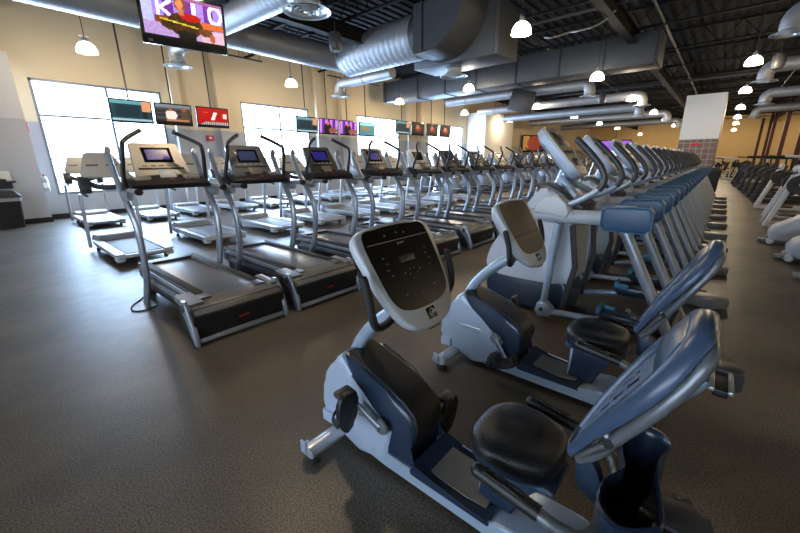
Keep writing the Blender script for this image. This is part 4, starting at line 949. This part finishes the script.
for i, (x, y, lb) in enumerate([(9.9, -.90, 'pale bodied stepping machine beside the aisle at the right edge, farthest of three'), (8.35, -1.02, 'pale bodied stepping machine cut by the right edge, middle of three'), (7.1, -1.12, 'pale bodied stepping machine cut by the right edge, nearest the viewer')]):
    if i == 0: am.location = (x, y, 0); tag(am, lb, 'stepper', 'stepping machines right of the aisle')
    else: dup(am, (x, y, 0), lb)
def plate_machine(fm, pm, lean):
    """weight machine: white tubular frame, seat, pads, round weight discs; front towards +Y"""
    r = root('weight_machine', (0, 0, 0))
    for s in (-1, 1):
        g = G(); g.tube([(s * .34, .0, .04), (s * .30, -.55 * lean, .75), (s * .28, -1.0 * lean, 1.35)], .040, 8, flat=(1.3, .8)); g.obj('front_strut', fm, r)
        g = G(); g.tube([(s * .34, .0, .05), (s * .36, -1.6, .05)], .040, 8); g.obj('floor_runner', fm, r)
        g = G(); g.lathe([(.0001, -.02), (.05, -.02), (.06, -.025), (.20, -.025), (.21, 0), (.20, .025), (.06, .025), (.0001, .02)], (s * .46, -1.0 * lean, 1.0), 20, 'x'); g.obj('weight_disc', 'iron', r)
    g = G(); g.tube([(-.28, -1.0 * lean, 1.35), (.28, -1.0 * lean, 1.35)], .04, 8); g.tube([(-.35, -1.55, .05), (.35, -1.55, .05)], .04, 8); g.tube([(0, -1.5, .05), (0, -1.45, 1.5), (0, -1.0 * lean, 1.62)], .045, 8); g.tube([(-.5, -1.0 * lean, 1.0), (.5, -1.0 * lean, 1.0)], .02, 8); g.obj('main_frame', fm, r)
    G().box((0, -.85, .52), (.34, .44, .08), bev=.03).obj('seat_pad', pm, r)
    G().box((0, -1.15, .95), (.32, .08, .60), RX(.2), bev=.03).obj('back_pad', pm, r)
    for q in (-1, 1): G().tube(curve([(q * .26, -.36, 1.28), (q * .32, -.25, 1.24), (q * .32, -.15, 1.2), (q * .3, -.02, 1.12)], 4), .02, 8).obj('press_handle', 'black', r)
    g = G(); g.box((0, -.35, .30), (.50, .30, .04), bev=.01); g.obj('foot_plate', 'dark_grey', r)
    return r
wm = plate_machine('white', 'black', .38); wd = plate_machine('iron', 'black', .35); wd.name = 'weight_machine'
k = 0; fw = fd = True; random.seed(3)
RIGHT = [(12.3, -.95, 0), (14.4, -1.1, 0), (16.6, -1.0, 0), (18.9, -1.0, 1), (21.0, -.95, 1), (23.2, -.85, 1), (25.6, -.75, 1), (28.3, -.65, 1), (31.0, -.6, 1), (34, -.6, 0)]
for i, (x, y, kd) in enumerate(RIGHT):
    nm = '%s weight machine right of the aisle, %s from the near end' % ('white framed' if kd == 0 else 'dark framed', ORD[i])
    src = wm if kd == 0 else wd
    if kd == 0 and fw: src.location = (x, y, 0); tag(src, nm, 'weight machine', 'weight machines right of the aisle'); fw = False
    elif kd == 1 and fd: src.location = (x, y, 0); tag(src, nm, 'weight machine', 'weight machines right of the aisle'); fd = False
    else: dup(src, (x, y, 0), nm, rz=random.uniform(-.22, .10))
for i, (x, y, kd) in enumerate([(14.5, -3.4, 0), (18, -3.6, 1), (21.5, -3.4, 0), (25.5, -3.6, 1), (30, -3.6, 1), (35, -3.8, 0), (40, -3.8, 1)]):
    dup(wm if kd == 0 else wd, (x, y, 0), '%s weight machine, back row right of the aisle, %s from near end' % ('white framed' if kd == 0 else 'dark framed', ORD[i]), 'weight machines in the back row')
for i, (x, y, kd, rz) in enumerate([(33.5, 2.2, 1, 0), (37, .9, 0, .5), (39, 1.6, 1, 0), (41, -.4, 1, .3), (44, .9, 0, 0), (44, 3.0, 1, 1), (47, -1.2, 1, 0), (48, 2.2, 1, .4), (50, .4, 0, 0), (41, 4.2, 0, .8), (46, 5.2, 1, 0)]):
    dup(wm if kd == 0 else wd, (x, y, 0), '%s weight machine at the far end of the hall, %s of its cluster' % ('white framed' if kd == 0 else 'dark framed', ORD[i]), 'weight machines at the far end', rz=rz)
# maroon frames reaching the ceiling along the right side
for i, (x, y) in enumerate([(31.0, -3.0), (40.4, -3.0), (51.8, -3.0), (63 - 6, -3.0), (57.5, -2.4)]):
    h = CEIL if i < 4 else 5.6
    r = root('maroon_column', (x, y, 0), 'dark red steel column on the right, %s from the viewer' % ORD[i], 'column', 'maroon columns')
    g = G(); g.box((0, 0, h / 2), (.14, .17, h)); g.box((0, -.10, h / 2), (.24, .03, h)); g.box((0, .10, h / 2), (.26, .03, h)); g.obj('shaft', 'maroon', r)
    G().box((0, 0, .02), (.5, .5, .04), bev=.005).obj('base_plate', 'iron', r)
# simple ellipticals between the front treadmills and the windows, farther down
def cross_trainer(m, a):
    r = root('cross_trainer', (0, 0, 0))
    g = G(); g.prism(curve2([(1.6, .08), (1.72, .35), (1.6, .72), (1.3, .85), (1.0, .70), (.9, .35), (1.0, .08)], 3), -.16, .16, bev=.04); g.obj('drive_housing', m, r)
    g = G(); g.box((0, .8, .05), (.12, 1.7, .07), bev=.01); g.box((0, -.02, .04), (.6, .1, .07), bev=.01); g.box((0, 1.6, .04), (.6, .1, .07), bev=.01); g.obj('base_frame', 'dark_grey', r)
    g = G(); g.tube([(0, 1.35, .8), (0, 1.2, 1.45)], .04, 10); g.obj('mast', a, r)
    g = G(); g.box((0, 1.16, 1.5), (.42, .09, .34), RX(-.5), bev=.03); cs = g.obj('console', m, r); g = G(); g.box((0, 1.10, 1.51), (.30, .03, .22), RX(-.5), bev=.01); g.obj('display', 'gloss_black', cs)
    for s in (-1, 1):
        g = G(); g.tube(curve([(s * .24, 1.25, .75), (s * .26, 1.2, 1.15), (s * .27, .98, 1.40), (s * .25, 1.0, 1.66), (s * .2, 1.1, 1.72)], 4), .020, 8); g.obj('handle', 'dark_grey', r)
        g = G(); g.tube([(s * .2, 1.3, .40 + s * .08), (s * .2, .2, .30 - s * .05)], .026, 8); ar = g.obj('pedal_arm', a, r)
        G().box((s * .2, .55, .38), (.16, .36, .06), bev=.02).obj('pedal', 'black', ar)
    return r
c1 = cross_trainer('frame_grey', 'silver'); c2 = cross_trainer('dark_grey', 'steel_grey'); a1 = a2 = True
spots = []
for j, y in enumerate((8.4, 10.3)):
    for i in range(6): spots.append((15.2 + 1.5 * i + .4 * j, y, (i + j) % 2))
for j, y in enumerate((4.2, 6.6, 9.2, 11.8)):
    for i in range(7): spots.append((24.4 + 1.9 * i + .5 * j, y, (i + j) % 2))
for j, y in enumerate((3.4,)):
    for i in range(3): spots.append((19.4 + 1.4 * i, y + .05, (i + j) % 2))
spots.sort()
LET = ['first', 'second', 'third', 'fourth', 'fifth']
rows = sorted({round(y, 2) for _, y, _ in spots}); cnt = {}
RWN = {3.45: 'in line with the front treadmills', 4.2: 'row just behind the ellipticals', 6.6: 'far middle row', 8.4: 'row behind the front treadmills', 9.2: 'far third row', 10.3: 'row nearer the windows', 11.8: 'far row by the windows'}
for (x, y, kd) in spots:
    yk = round(y, 2); n = cnt.get(yk, 0); cnt[yk] = n + 1
    nm = '%s cross trainer, %s, %s from the near end' % ('mid grey' if kd == 0 else 'dark grey', RWN[yk], ORD[n])
    src = c1 if kd == 0 else c2
    if kd == 0 and a1: src.location = (x, y, 0); tag(src, nm, 'cross trainer', 'cross trainers farther down the hall'); a1 = False
    elif kd == 1 and a2: src.location = (x, y, 0); tag(src, nm, 'cross trainer', 'cross trainers farther down the hall'); a2 = False
    else: dup(src, (x, y, 0), nm)
# dark bin at the end of the elliptical row
r = root('trash_bin', (23.6, .35, 0), 'black rubbish bin at the far end of the elliptical row below the tiled wall', 'bin')
g = G(); g.loft([[(x * a, y * a, z) for x, y in rrect(.6, .6, .08)] for a, z in ((.85, 0), (1.0, .95))]); g.obj('bin_body', 'black', r)
g = G(); g.loft([[(x * a, y * a, z) for x, y in rrect(.64, .64, .09)] for a, z in ((1.0, .95), (1.0, 1.0), (.7, 1.12))]); g.obj('lid', 'black', r)
